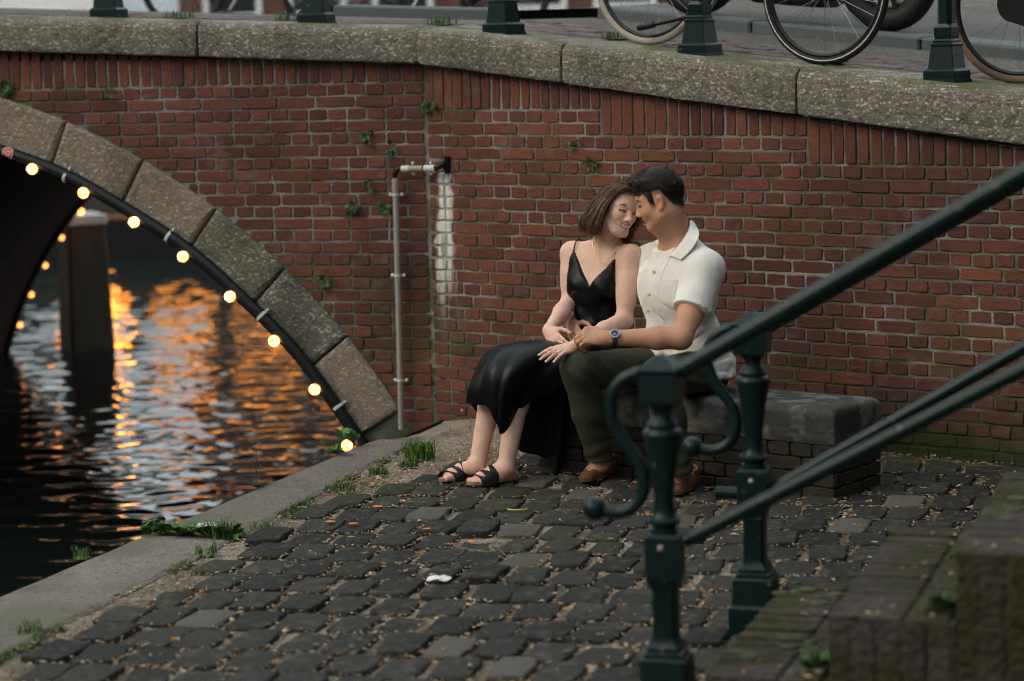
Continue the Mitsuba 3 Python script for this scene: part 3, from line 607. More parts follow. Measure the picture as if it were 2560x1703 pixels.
for i, x in enumerate((-30.0, -22.0, -14.0)):
    house(V(x, 60 - x * .25, .2), X1, 7.4, 9, 6.2 + i % 2, ('leftmost', 'middle', 'rightmost')[i] + ' of three pale houses far beyond the bridge', mat='white_paint')
# ------------------------------------------------------------------ implicit modelling for the two people
def smin(a, b, k):
    if k <= 0: return np.minimum(a, b)
    h = np.maximum(k - np.abs(a - b), 0) / k; return np.minimum(a, b) - h * h * k * .25
def relax(v, f, it):
    from scipy.sparse import coo_matrix
    e = np.vstack([f[:, [0, 1]], f[:, [1, 2]], f[:, [2, 0]]]); n = len(v); e = np.vstack([e, e[:, ::-1]])
    A = coo_matrix((np.ones(len(e)), (e[:, 0], e[:, 1])), (n, n)).tocsr(); A.data[:] = 1; d = np.maximum(np.asarray(A.sum(1)).ravel(), 1)[:, None]
    for i in range(it):
        v = v + .5 * (A @ v / d - v); v = v - .53 * (A @ v / d - v)
    return v
class Field:
    def __init__(s, lo, hi, h):
        s.lo, s.h = np.asarray(lo, np.float32), h; s.n = np.ceil((np.asarray(hi) - s.lo) / h).astype(int) + 1; s.D = np.full(s.n, .2, np.float32)
    def blk(s, lo, hi, pad):
        a = np.clip(np.floor((lo - pad - s.lo) / s.h).astype(int), 0, s.n); b = np.clip(np.ceil((hi + pad - s.lo) / s.h).astype(int) + 1, 0, s.n)
        if np.any(b <= a): return None, None
        g = np.stack(np.meshgrid(*[(s.lo[i] + s.h * np.arange(a[i], b[i])).astype(np.float32) for i in range(3)], indexing='ij'), -1)
        return (slice(a[0], b[0]), slice(a[1], b[1]), slice(a[2], b[2])), g
    def put(s, d, lo, hi, k, mode='add'):
        sl, g = s.blk(np.asarray(lo), np.asarray(hi), max(k, .012) + .012)
        if sl is None: return
        v = d(g).astype(np.float32)
        if mode == 'add': s.D[sl] = smin(s.D[sl], v, k)
        elif mode == 'cut': s.D[sl] = -smin(-s.D[sl], v, k)
    def cone(s, a, b, ra, rb, k=.02, flat=None, q=1.0, mode='add'):
        """tapered limb from a to b; flat = a direction in which it is squashed by q"""
        a, b = np.asarray(a, float), np.asarray(b, float); ba = b - a; L = ba @ ba + 1e-12; fl = None if flat is None else unit(flat)
        def d(p):
            w = p - a.astype(np.float32); t = np.clip((w @ ba.astype(np.float32)) / L, 0, 1)
            r = w - t[..., None] * ba.astype(np.float32)
            if fl is None: l = np.sqrt((r * r).sum(-1))
            else:
                c = r @ fl.astype(np.float32); l = np.sqrt((r * r).sum(-1) + c * c * (1 / q ** 2 - 1))
            return l - (ra + (rb - ra) * t)
        m = max(ra, rb) * max(1, q); s.put(d, np.minimum(a, b) - m, np.maximum(a, b) + m, k, mode); return s
    def ell(s, c, r, R=np.eye(3), k=.02, mode='add'):
        """ellipsoid; the rows of R are its axes"""
        c = np.asarray(c, float); r = np.asarray(r, float); R = np.asarray(R, float)
        def d(p):
            q = (p - c.astype(np.float32)) @ R.T.astype(np.float32); k0 = np.sqrt(((q / r) ** 2).sum(-1)); k1 = np.sqrt(((q / r ** 2) ** 2).sum(-1)) + 1e-9
            return k0 * (k0 - 1) / k1
        e = np.sqrt(((R * r[:, None]) ** 2).sum(0)); s.put(d, c - e, c + e, k, mode); return s
    def clip(s, fn):
        """keep only where fn(p) < 0"""
        sl, g = s.blk(s.lo, s.lo + s.h * s.n, 0); s.D = np.maximum(s.D, fn(g).astype(np.float32)); return s
    def mesh(s, taubin=6):
        D = s.D; sg = D < 0; cell = np.zeros(np.array(sg.shape) - 1, np.int8); h = s.h
        for c in np.ndindex(2, 2, 2): cell += sg[c[0]:c[0] + cell.shape[0], c[1]:c[1] + cell.shape[1], c[2]:c[2] + cell.shape[2]]
        ci = np.argwhere((cell > 0) & (cell < 8)); idx = np.full(cell.shape, -1, np.int32); idx[tuple(ci.T)] = np.arange(len(ci))
        acc = np.zeros((len(ci), 3)); cnt = np.zeros(len(ci))
        for ax in range(3):
            for o in np.ndindex(2, 2):
                a = ci.copy(); oth = [i for i in range(3) if i != ax]; a[:, oth[0]] += o[0]; a[:, oth[1]] += o[1]; b = a.copy(); b[:, ax] += 1
                da, db = D[tuple(a.T)], D[tuple(b.T)]; x = (da < 0) != (db < 0); t = np.where(x, da / np.where(x, da - db, 1), 0)
                p = a.astype(float); p[:, ax] += t; acc += p * x[:, None]; cnt += x
        v = s.lo + h * acc / cnt[:, None]; fs = []
        for ax in range(3):
            n0 = [slice(None)] * 3; n1 = [slice(None)] * 3; n0[ax] = slice(0, -1); n1[ax] = slice(1, None)
            e = np.argwhere(sg[tuple(n0)] != sg[tuple(n1)]); o1, o2 = [i for i in range(3) if i != ax]
            e = e[(e[:, o1] > 0) & (e[:, o2] > 0) & (e[:, o1] < cell.shape[o1]) & (e[:, o2] < cell.shape[o2])]
            def at_(d1, d2): q = e.copy(); q[:, o1] -= d1; q[:, o2] -= d2; return idx[tuple(q.T)]
            q = np.stack([at_(1, 1), at_(0, 1), at_(0, 0), at_(1, 0)], 1); inside = sg[tuple(e.T)]
            flip = inside if ax != 1 else ~inside
            q = np.where(flip[:, None], q, q[:, ::-1]); fs.append(q)
        q = np.vstack(fs); q = q[(q >= 0).all(1)]; f = np.vstack([q[:, [0, 1, 2]], q[:, [0, 2, 3]]])
        tm = trimesh.Trimesh(v, f, process=False)
        return relax(np.array(tm.vertices), np.array(tm.faces), taubin), np.array(tm.faces)
class Frame:
    """a head's, hand's or foot's own axes: l = the person's left, f = forward, u = up"""
    def __init__(s, o, f, u, k=1.0):
        s.o = np.asarray(o, float); s.f = unit(f); s.l = unit(np.cross(u, s.f)); s.u = np.cross(s.f, s.l); s.k = k; s.R = np.array([s.l, s.f, s.u])
    def __call__(s, l, f, u): return s.o + s.k * (s.l * l + s.f * f + s.u * u)
    def inv(s, p): return (np.asarray(p) - s.o) @ s.R.T / s.k
def head(F, H, neck, man=False, smile=.0):
    k = H.k; E = lambda c, r, kk, mode='add': F.ell(H(*c), np.array(r) * k, H.R, kk * k, mode)
    E((0, -.012, .034), (.074, .094, .086), .01); E((0, .022, .020), (.064, .070, .075), .03)
    E((0, .030, -.045), (.053 + .006 * man, .058, .066), .03); E((0, .070, -.100), (.020 + .006 * man, .018, .018), .03)
    for s in (-1, 1):
        E((s * .036, .056, -.030 + .006 * smile), (.026, .026, .024), .03)
        F.cone(H(s * .058, .0, -.055), H(s * .030, .062, -.096), .016 * k * (1 + .25 * man), .014 * k, .03 * k)
        F.cone(H(s * .012, .086, .024), H(s * .042, .068, .020), .010 * k, .009 * k, .018 * k)
        E((s * .031, .094, .004), (.016, .014, .010), .014, 'cut'); E((s * .031, .074, .003), (.0145, .0145, .0135), .006)
        F.cone(H(s * .020, .087, .0095), H(s * .044, .076, .007), .0035 * k, .003 * k, .006 * k)
        E((s * .0125, .098, -.034), (.0085, .011, .008), .010)
        E((s * .076, -.010, -.004), (.009, .015, .027), .010); E((s * .083, -.005, -.001), (.006, .008, .014), .008, 'cut')
        E((s * .077, -.002, -.031), (.007, .009, .010), .008)
    F.cone(H(0, .088, .014), H(0, .109, -.027), .0075 * k, .0095 * k, .016 * k); E((0, .105, -.031), (.010, .010, .008), .008)
    w = .022 + .011 * smile
    for s in (-1, 1):
        F.cone(H(0, .0935, -.0560 + .0015 * smile), H(s * w, .079, -.0605 + .007 * smile), .0055 * k, .0035 * k, .010 * k)
        F.cone(H(0, .0910, -.0745 - .0025 * smile), H(s * w, .077, -.0640 + .006 * smile), .0065 * k, .0035 * k, .010 * k)
    if smile:
        for s in (-1, 1): E((s * .0, .098, -.0650), (.030, .014, .0074), .004, 'cut')
    F.cone(H(0, -.028, -.050), neck, (.050 + .010 * man) * k, (.054 + .012 * man) * k, .035)
def hand(F, wrist, fwd, back, thumb, sc, curls, spread=.10, tcurl=(.5, .3), k=.006):
    """fwd: wrist to knuckles, back: out of the back of the hand, thumb: side on which the thumb lies; curls: per finger (base, middle, tip) bends"""
    f = unit(fwd); n = unit(np.asarray(back) - f * (np.asarray(back) @ f)); t = unit(np.asarray(thumb) - f * (np.asarray(thumb) @ f) - n * (np.asarray(thumb) @ n)); wrist = np.asarray(wrist, float); tips = []
    F.ell(wrist + f * .046 * sc - n * .001, np.array([.036, .047, .0145]) * sc, np.array([t, f, n]), .016)
    F.cone(wrist - f * .004, wrist + f * .03 * sc, .024 * sc, .026 * sc, .02, n, .72)
    for i, (x, kn, L, r) in enumerate(((.028, .086, (.044, .026, .021), .0092), (.0095, .091, (.049, .030, .023), .0095), (-.009, .087, (.045, .028, .022), .0090), (-.026, .078, (.035, .021, .019), .0080))):
        p = wrist + (f * kn + t * x + n * .002) * sc; F.cone(wrist + (f * .035 + t * x * .7) * sc, p, .012 * sc, .0108 * sc, .010, n, .85)
        d = unit(f + t * spread * (x / .028)); ang = 0; rr = r * sc
        for j in range(3):
            ang += curls[i][j]; dd = d * math.cos(ang) - n * math.sin(ang); q = p + dd * L[j] * sc
            F.cone(p, q, rr, rr * .90, k); p = q; rr *= .90
        tips.append((p, dd, n * math.cos(ang) + d * math.sin(ang), rr))
    p = wrist + (f * .022 + t * .022 - n * .006) * sc; d = unit(f * .70 + t * .70 - n * .25)
    for j, (L, r) in enumerate(((.040, .0135), (.031, .0105), (.024, .0090))):
        q = p + d * L * sc; F.cone(p, q, r * sc, r * .88 * sc, .012 if j == 0 else k); p = q
        d = unit(d + f * tcurl[0] * .5 - n * tcurl[1] * .5 - t * .35 * tcurl[0])
    tips.append((p, d, n, .008 * sc)); return tips
def nails(tips, sc, mat, parent, col=None):
    ms = []
    v0, f0 = ico(2)
    for p, d, up, r in tips:
        s = np.cross(d, up); ms.append((p + d * .003 * sc + up * r * .72 + (v0[:, :1] * d * .0070 + v0[:, 1:2] * s * .0050 + v0[:, 2:] * up * .0018) * sc, f0))
    for m in ms: obj('fingernail', m, mat, parent, smooth=True)
def strands(roots, n, paths, rad, sides=4):
    return join([tube(spline(p, n), rad * (1 - .75 * np.linspace(0, 1, n) ** 3), sides, cap=False) for p in paths])
def near(p, c, r): return np.clip(1 - np.linalg.norm(p - np.asarray(c), axis=-1) / r, 0, 1)
def face_paint(v, base, H, man):
    q = H.inv(v); c = np.tile(np.array(base, float), (len(v), 1)); R2 = lambda l, f, u, r: np.clip(1 - np.sqrt((q[:, 0] - l) ** 2 + (q[:, 1] - f) ** 2 + (q[:, 2] - u) ** 2) / r, 0, 1)
    def lay(w, col, a): nonlocal c; w = (np.clip(w, 0, 1) * a)[:, None]; c = c * (1 - w) + np.array(col) * w
    for s in (-1, 1): lay(R2(s * .042, .066, -.028, .035), np.array(base) * (1.05, .72, .66), .55)
    lay(R2(0, .108, -.03, .022), np.array(base) * (1.03, .78, .72), .5)
    for s in (-1, 1): lay(R2(s * .08, -.006, -.006, .03) * 1.4, np.array(base) * (1.05, .66, .56), .8)
    def seg(a, b, r):
        a, b = np.array(a), np.array(b); t = np.clip(((q - a) @ (b - a)) / ((b - a) @ (b - a)), 0, 1); return np.clip(2.2 - 2.2 * np.linalg.norm(q - a - t[:, None] * (b - a), axis=1) / r, 0, 1)
    dark = (.030, .018, .013)
    for s in (-1, 1):
        lay(np.maximum(seg((s * .015, .090, .0245), (s * .036, .085, .0295), .0085), seg((s * .036, .085, .0295), (s * .051, .070, .0235), .0075)), dark, .9)
        lay(np.maximum(seg((s * .018, .086, .0005), (s * .032, .090, .0040), .0062), seg((s * .032, .090, .0040), (s * .049, .076, .0010), .0062)), (.010, .007, .006), .98)
    if not man:
        lay(np.clip(1.2 - np.abs(q[:, 0]) / .06, 0, 1) * np.clip((q[:, 1] - .02) / .05, 0, 1) * np.clip((.05 - np.abs(q[:, 2] + .01)) / .05, 0, 1), np.array(base) * (1.04, .82, .78), .3)
        for s in (-1, 1):
            lay(seg((0, .098, -.0545), (s * .031, .080, -.0520), .0062), (.47, .185, .16), .8); lay(seg((0, .096, -.0775), (s * .031, .077, -.0555), .0068), (.48, .195, .17), .8)
    else:
        lay((q[:, 2] < -.035) * np.clip((q[:, 1] - .0) / .03, 0, 1) * np.clip((-.035 - q[:, 2]) / .02, 0, 1), np.array(base) * (.66, .68, .72), .45)
    return c
# ------------------------------------------------------------------ the woman
scene['skin_mat'] = {'type': 'twosided', 'bsdf': {'type': 'principled', 'base_color': {'type': 'mesh_attribute', 'name': 'vertex_color'}, 'roughness': .55, 'specular': .28, 'sheen': .12}}
scene['hair_mat'] = {'type': 'twosided', 'bsdf': {'type': 'principled', 'base_color': {'type': 'mesh_attribute', 'name': 'vertex_color'}, 'roughness': .5, 'specular': .22}}
scene['satin_black'] = rough((.0028, .0040, .0048), .40, .22)
def f_shirt(p, n, uv):
    t = p.x * .80 - p.y * .60; st = .5 + .5 * dr.sin((t + .12 * p.z) * 1050.0)
    return mi.Color3f(.70, .68, .645) * (.90 + .11 * st) * (.94 + .12 * mfbm(p.x * 30, p.y * 30, p.z * 30, 2))
scene['shirt_mat'] = rough(proc(f_shirt), .9, .15, sheen=.3)
scene['trouser_mat'] = rough(proc(lambda p, n, uv: mi.Color3f(.040, .041, .027) * (.75 + .5 * mfbm(p.x * 60, p.y * 60, p.z * 60, 2))), .85, .2, sheen=.3)
scene['leather_black'] = rough((.012, .013, .015), .42, .5)
scene['sole_tan'] = rough((.30, .19, .105), .7, .3)
scene['suede_brown'] = rough(proc(lambda p, n, uv: mi.Color3f(.125, .058, .025) * (.7 + .6 * mfbm(p.x * 50, p.y * 50, p.z * 50, 2))), .8, .2)
scene['lace_cream'] = rough((.52, .45, .34), .8, .2)
scene['gold'] = {'type': 'twosided', 'bsdf': {'type': 'principled', 'base_color': {'type': 'rgb', 'value': [.80, .58, .28]}, 'roughness': .25, 'metallic': 1.0}}
scene['nail_white'] = rough((.62, .56, .54), .25, .5); scene['teeth_mat'] = rough((.72, .69, .63), .3, .5); scene['strap_brown'] = rough((.055, .028, .020), .5, .4)
SKW, SKM = (.68, .43, .335), (.55, .285, .185)

wom = thing('person', 'smiling woman with brown bob in black satin dress and black strap sandals', 'person')
HW = Frame(V(0.475, 10.500, 1.150), (.54, -.82, -.15), (.29, .06, .955), .96)
hip = V(0.396, 10.620, 0.464); waist = V(0.382, 10.600, 0.628); chest = V(0.397, 10.575, 0.817); neck = V(0.418, 10.600, 0.987); neck2 = V(0.440, 10.560, 1.060)
shR, shL = V(0.276, 10.660, 0.950), V(0.526, 10.470, 0.947); elR, elL = V(0.261, 10.600, 0.743), V(0.488, 10.400, 0.676); wrR, wrL = V(0.159, 10.400, 0.639), V(0.255, 10.100, 0.603)
kneeA, kneeB = V(-0.076, 10.400, 0.478), V(0.031, 10.300, 0.485); ankA, ankB = V(-0.166, 10.270, 0.075), V(-0.042, 10.215, 0.070)
toeA, toeB, heelB = V(-0.323, 10.254, 0.000), V(-0.222, 10.148, 0.000), V(-0.001, 10.263, 0.000); heelA = toeA + unit(toeA * 0 + heelB - toeB + V(0, .05, 0)) * .228
lat = unit(shL - shR); fw = unit(np.cross(lat, V(0, 0, 1)))
def torso(F, off=0.0):
    F.cone(hip - lat * .05, hip + lat * .05, .112 + off, .112 + off, .04); F.cone(hip, waist, .118 + off, .098 + off, .05, fw, .84)
    F.cone(waist, chest, .098 + off, .112 + off, .05, fw, .80); F.cone(chest, chest * .55 + neck * .45, .116 + off, .100 + off, .04, fw, .72)
    F.cone(chest + lat * .075 + V(0, 0, .07), chest - lat * .075 + V(0, 0, .07), .085 + off, .085 + off, .05, fw, .82)
    for s in (-1, 1): F.ell(chest + lat * (.056 * s) + fw * .066 + V(0, 0, -.002), np.array([.052, .046, .056]) + off, np.array([lat, fw, (0, 0, 1)]), .045)
F = Field(V(-.45, 9.9, -.03), V(.80, 10.95, 1.36), .0032)
torso(F)
for s, sh, el, wr in ((-1, shR, elR, wrR), (1, shL, elL, wrL)):
    F.cone(neck - V(0, 0, .025) + lat * s * .03, sh + V(0, 0, -.004), .040, .046, .05); F.cone(sh, el, .048, .036, .03); F.cone(sh * .6 + el * .4, sh * .35 + el * .65, .042, .038, .03); F.cone(el, el * .62 + wr * .38, .037, .036, .02); F.cone(el * .62 + wr * .38, wr, .036, .024, .02)
    F.cone(neck - V(0, 0, .055) + lat * s * .02 + fw * .045, sh - V(0, 0, .01) + fw * .01, .010, .012, .03)
head(F, HW, neck2, smile=1.0); F.cone(neck2, neck - V(0, 0, .03), .049, .058, .04)
F.cone(neck2 + fw * .03 + lat * .02, neck - V(0, 0, .035) + fw * .05, .012, .010, .02)
tipsR = hand(F, wrR, V(0.194, 10.320, 0.596) - wrR, V(-.55, -.75, .30), V(.80, -.3, .45), .90, [(.15, .30, .2), (.25, .40, .25), (.35, .45, .3), (.45, .5, .3)], .10)
tipsL = hand(F, wrL, V(0.183, 10.030, 0.594) - wrL, V(-.15, -.62, .78), V(-.40, .55, .55), .92, [(.14, .18, .12), (.16, .20, .12), (.18, .22, .12), (.20, .24, .14)], .12, (.2, .3))
for s, kn, an in ((-1, kneeA, ankA), (1, kneeB, ankB)):
    hp = hip + lat * s * .075; F.cone(hp, kn, .083, .058, .03); bk = unit(np.cross(unit(an - kn), lat)); bk = bk * (1 if bk @ fw < 0 else -1)
    m = kn * .66 + an * .34; F.cone(kn, m + bk * .012, .053, .050, .02); F.cone(m + bk * .012, an, .050, .029, .02); F.cone(kn, an, .042, .030, .02)
feet = []
for an, toe, heel in ((ankA, toeA, heelA), (ankB, toeB, heelB)):
    f = unit(toe - heel); sd = np.cross(V(0, 0, 1), f); h = heel + f * .028 + V(0, 0, .042); ball = heel + f * .168 + V(0, 0, .034); feet.append((heel, f, sd, ball))
    F.cone(an, h, .031, .030, .025); F.cone(an + f * .01, heel + f * .11 + V(0, 0, .055), .030, .026, .03); F.cone(h, ball, .028, .026, .025); F.cone(heel + f * .11 + V(0, 0, .05), ball, .027, .022, .03)
    for s in (-1, 1): F.cone(heel + f * .09 + sd * s * .018 + V(0, 0, .04), ball + sd * s * .022 - V(0, 0, .004), .022, .020, .02)
    for i, (x, L, r) in enumerate(((.026, .222, .0125), (.009, .222, .0092), (-.006, .215, .0088), (-.020, .205, .0084), (-.032, .192, .0082))):
        x = x * (-1 if an is ankB else 1); F.cone(ball + sd * x * .9 + f * .008 - V(0, 0, .006), heel + f * (L - .012) + sd * x + V(0, 0, .028), r * 1.02, r, .006)
v, f_ = F.mesh(4)
col = face_paint(v, SKW, HW, False); rgn = meshkit.fbm(v * 26, 3)[:, None]; col = col * (.90 + .20 * rgn) * (1 + (meshkit.fbm(v * 70 + 3, 2)[:, None] - .5) * np.array([.05, .12, .12]))
fi = np.min([np.linalg.norm(v - t[0], axis=1) for t in tipsR + tipsL], axis=0); col = col * (1 - .22 * np.clip(1 - fi / .035, 0, 1)[:, None] * np.array([0, .8, .8]))
ft = (v[:, 2] < .11)[:, None] * np.clip(1 - v[:, 2:3] / .11, 0, 1); col = col * (1 - ft * np.array([.02, .22, .22]))
obj('body', (v, f_), 'skin_mat', wom, smooth=True, color=np.clip(col, 0, 1))
print('woman', len(v), trimesh.Trimesh(v, f_, process=False).volume)
nails(tipsL[:4], .9, 'nail_white', wom); nails(tipsR[:4], .9, 'nail_white', wom)
tv = []
for i in range(-5, 6): tv.append(block(HW(i * .0051, .0915 - .0011 * i * i * .30, -.0640 + .00045 * i * i), HW.l, HW.u, HW.f, .0052, .0110 - .0007 * abs(i), .003, .001, .0002))
obj('teeth', join(tv), 'teeth_mat', wom, smooth=40)
# camisole
F = Field(V(.0, 10.2, .42), V(.75, 10.85, 1.10), .0034); torso(F, .0125)
cc = chest + V(0, 0, .055)
def neckline(p):
    l = (p - cc) @ lat; d = (p - cc) @ fw; z = (p - cc)[..., 2]; vh = -.058 + .112 * np.clip(np.abs(l - .022) / np.where(l < .022, .098, .088), 0, 1.25) ** 1.05; back = .01
    return np.maximum(z - np.where(d > -.02, vh, back), np.abs(l) - .118 - .25 * np.clip(-z, 0, .2))
F.clip(lambda p: np.maximum(neckline(p) * .8, (hip[2] - .03) - p[..., 2]))
v, f_ = F.mesh(5); tm = trimesh.Trimesh(v, f_, process=False); l = (v - cc) @ lat; zz = v[:, 2] - cc[2]
ph = (l * 1.0 + zz * .62) ; amp = np.clip((-zz - .02) / .12, 0, 1)
v = v + np.array(tm.vertex_normals) * (.003 + (.0080 * np.sin(ph * 52 + 2 * np.sin(zz * 9)) + .003 * np.sin((l * .6 - zz * .9) * 60 + 1)) * amp)[:, None]
obj('camisole', (v, f_), 'satin_black', wom, smooth=True, label='black satin camisole top with thin straps')
def strap(pts): obj('strap', tube(spline(pts, 26), .0028, 8), 'satin_black', wom, smooth=True)
strap([V(0.275, 10.585, 0.934), V(0.283, 10.595, 0.974), V(0.294, 10.615, 1.003), V(0.305, 10.640, 1.011), V(0.319, 10.700, 0.997), V(0.324, 10.735, 0.928)])
strap([V(0.475, 10.455, 0.929), V(0.489, 10.455, 0.967), V(0.512, 10.475, 0.997), V(0.539, 10.500, 1.005), V(0.566, 10.540, 0.990), V(0.573, 10.600, 0.933)])
# skirt
g = np.array([[V(0.008, 10.480, 0.553), V(-0.141, 10.380, 0.523), V(-0.174, 10.330, 0.450), V(-0.192, 10.320, 0.391), V(-0.202, 10.320, 0.351)],
              [V(0.078, 10.460, 0.564), V(-0.077, 10.280, 0.564), V(-0.130, 10.210, 0.484), V(-0.153, 10.200, 0.408), V(-0.151, 10.210, 0.351)],
              [V(0.165, 10.430, 0.572), V(0.007, 10.220, 0.577), V(-0.070, 10.160, 0.494), V(-0.098, 10.160, 0.395), V(-0.092, 10.170, 0.318)],
              [V(0.243, 10.410, 0.573), V(0.092, 10.200, 0.575), V(-0.000, 10.140, 0.495), V(-0.045, 10.140, 0.363), V(-0.060, 10.160, 0.229)],
              [V(0.302, 10.380, 0.572), V(0.160, 10.220, 0.559), V(0.081, 10.180, 0.477), V(0.024, 10.190, 0.387), V(0.010, 10.220, 0.300)],
              [V(0.362, 10.360, 0.566), V(0.245, 10.220, 0.543), V(0.184, 10.200, 0.476), V(0.131, 10.210, 0.419), V(0.106, 10.230, 0.372)],
              [V(0.422, 10.360, 0.554), V(0.339, 10.240, 0.518), V(0.279, 10.220, 0.462), V(0.243, 10.230, 0.424), V(0.220, 10.250, 0.394)]])
def surf(g, nu, nv):
    a = np.array([[*spline(g[i], nv)] for i in range(g.shape[0])]); return np.stack([spline(a[:, j], nu) for j in range(nv)], 1)
S = surf(g, 90, 70); uu = np.linspace(0, 1, 90)[:, None]; vv = np.linspace(0, 1, 70)[None]
N = np.cross(np.gradient(S, axis=0), np.gradient(S, axis=1)); N /= np.linalg.norm(N, axis=-1, keepdims=True) + 1e-9
S = S + N * ((.010 * np.exp(-((uu - .40) / .035) ** 2) - .007 * np.exp(-((uu - .31) / .04) ** 2) + .005 * np.exp(-((uu - .22) / .03) ** 2)) * np.clip((vv - .35) / .4, 0, 1) + .003 * np.sin(uu * 34 + vv * 5) * vv + .0025 * np.sin((uu * 14 - vv * 9)) * (1 - vv))[..., None]
v, f_ = solid(sheet(S), .0025); fr = (v, f_)
g2 = np.array([[V(0.014, 10.500, 0.323), V(0.004, 10.500, 0.216), V(-0.004, 10.510, 0.122)], [V(0.099, 10.460, 0.353), V(0.081, 10.470, 0.201), V(0.074, 10.480, 0.082)], [V(0.177, 10.420, 0.375), V(0.161, 10.440, 0.204), V(0.151, 10.450, 0.057)], [V(0.216, 10.360, 0.391), V(0.195, 10.380, 0.195), V(0.169, 10.390, -0.004)], [V(0.247, 10.400, 0.388), V(0.230, 10.420, 0.188), V(0.217, 10.440, 0.043)]])
bk = solid(sheet(surf(g2, 40, 30)), .0025)
g3 = np.array([[V(-0.202, 10.410, 0.339), V(-0.183, 10.460, 0.306), V(-0.167, 10.500, 0.278)], [V(-0.155, 10.420, 0.331), V(-0.148, 10.470, 0.286), V(-0.131, 10.500, 0.231)], [V(-0.091, 10.420, 0.338), V(-0.078, 10.480, 0.311), V(-0.061, 10.520, 0.286)]])
ln = solid(sheet(surf(g3, 20, 14)), .0025)
F = Field(V(-.25, 10.0, .30), V(.75, 10.85, .72), .005); F.cone(hip - lat * .05, hip + lat * .05, .126, .126, .04); F.cone(hip, waist, .128, .118, .05, fw, .84)
for s, kn in ((-1, kneeA), (1, kneeB)): F.cone(hip + lat * s * .075, kn, .100, .068, .09)
obj('skirt', join([F.mesh(6), fr, bk, ln]), 'satin_black', wom, smooth=35, label='long black satin skirt with pointed asymmetric hem')
# sandals
for i, (heel, f, sd, ball) in enumerate(feet):
    sk = obj('sandal', solid(sheet(np.array([[heel + f * (-.012 + .246 * t) + sd * w * (.030 + .016 * np.sin(np.clip((t - .25) / .6, 0, 1) * np.pi)) * np.sqrt(np.clip(1 - (2 * t - 1) ** 8, .02, 1)) + V(0, 0, .016 + .002 * np.sin(t * 6)) for w in np.linspace(-1, 1, 9)] for t in np.linspace(0, 1, 30)])), .013), 'sole_tan', wom, smooth=40)
    for t0, wd, sl in ((.095, .019, .25), (.137, .016, -.10), (.170, .013, -.25)):
        P = []
        for a in np.linspace(-.12, math.pi + .12, 22):
            for w in (-1, 0, 1):
                x = math.cos(a) * .050; hgt = .066 + (.150 - t0) * .42; z = .016 + max(0, math.sin(a)) ** .75 * (hgt - .016); P.append(heel + f * (t0 + .016 + w * wd + sl * x) + sd * x * (1.0 + .05 * (w == 0)) + V(0, 0, z - .13 * w * wd))
        obj('strap', solid(sheet(np.array(P).reshape(22, 3, 3)), -.003), 'leather_black', sk, smooth=50)
# jewellery
nk = [V(0.365, 10.530, 1.033), V(0.365, 10.505, 0.992), V(0.375, 10.482, 0.950), V(0.397, 10.462, 0.925), V(0.423, 10.456, 0.937), V(0.457, 10.465, 0.961), V(0.479, 10.490, 0.990), V(0.490, 10.510, 1.018)]
obj('necklace', tube(spline(nk, 60), .0022, 6), 'gold', wom, smooth=True)
wd = unit(wrL - elL); x, y, _ = frame(wd); wc = wrL - wd * .012
obj('bracelet', tube([wc + (x * math.cos(a) + y * math.sin(a)) * .0275 for a in np.linspace(0, 2 * np.pi, 30)], .0032, 6, cap=False), 'gold', wom, smooth=True)
obj('bracelet_dial', lathe([(0, .004), (.0085, .004), (.0095, 0), (.0095, -.006)], wc + unit(V(-.2, -.8, .35)) * .029, unit(V(-.2, -.8, .35)), 16), 'nail_white', wom, smooth=40)
p, d, up, r = tipsL[2]; rc = p - d * .052; x, y, _ = frame(d)
obj('ring', join([tube([rc + (x * math.cos(a) + y * math.sin(a)) * .0092 for a in np.linspace(0, 2 * np.pi, 20)], .0015, 6, cap=False), (ico(1)[0] * .004 + rc + up * .0105, ico(1)[1])]), 'teeth_mat', wom, smooth=True)
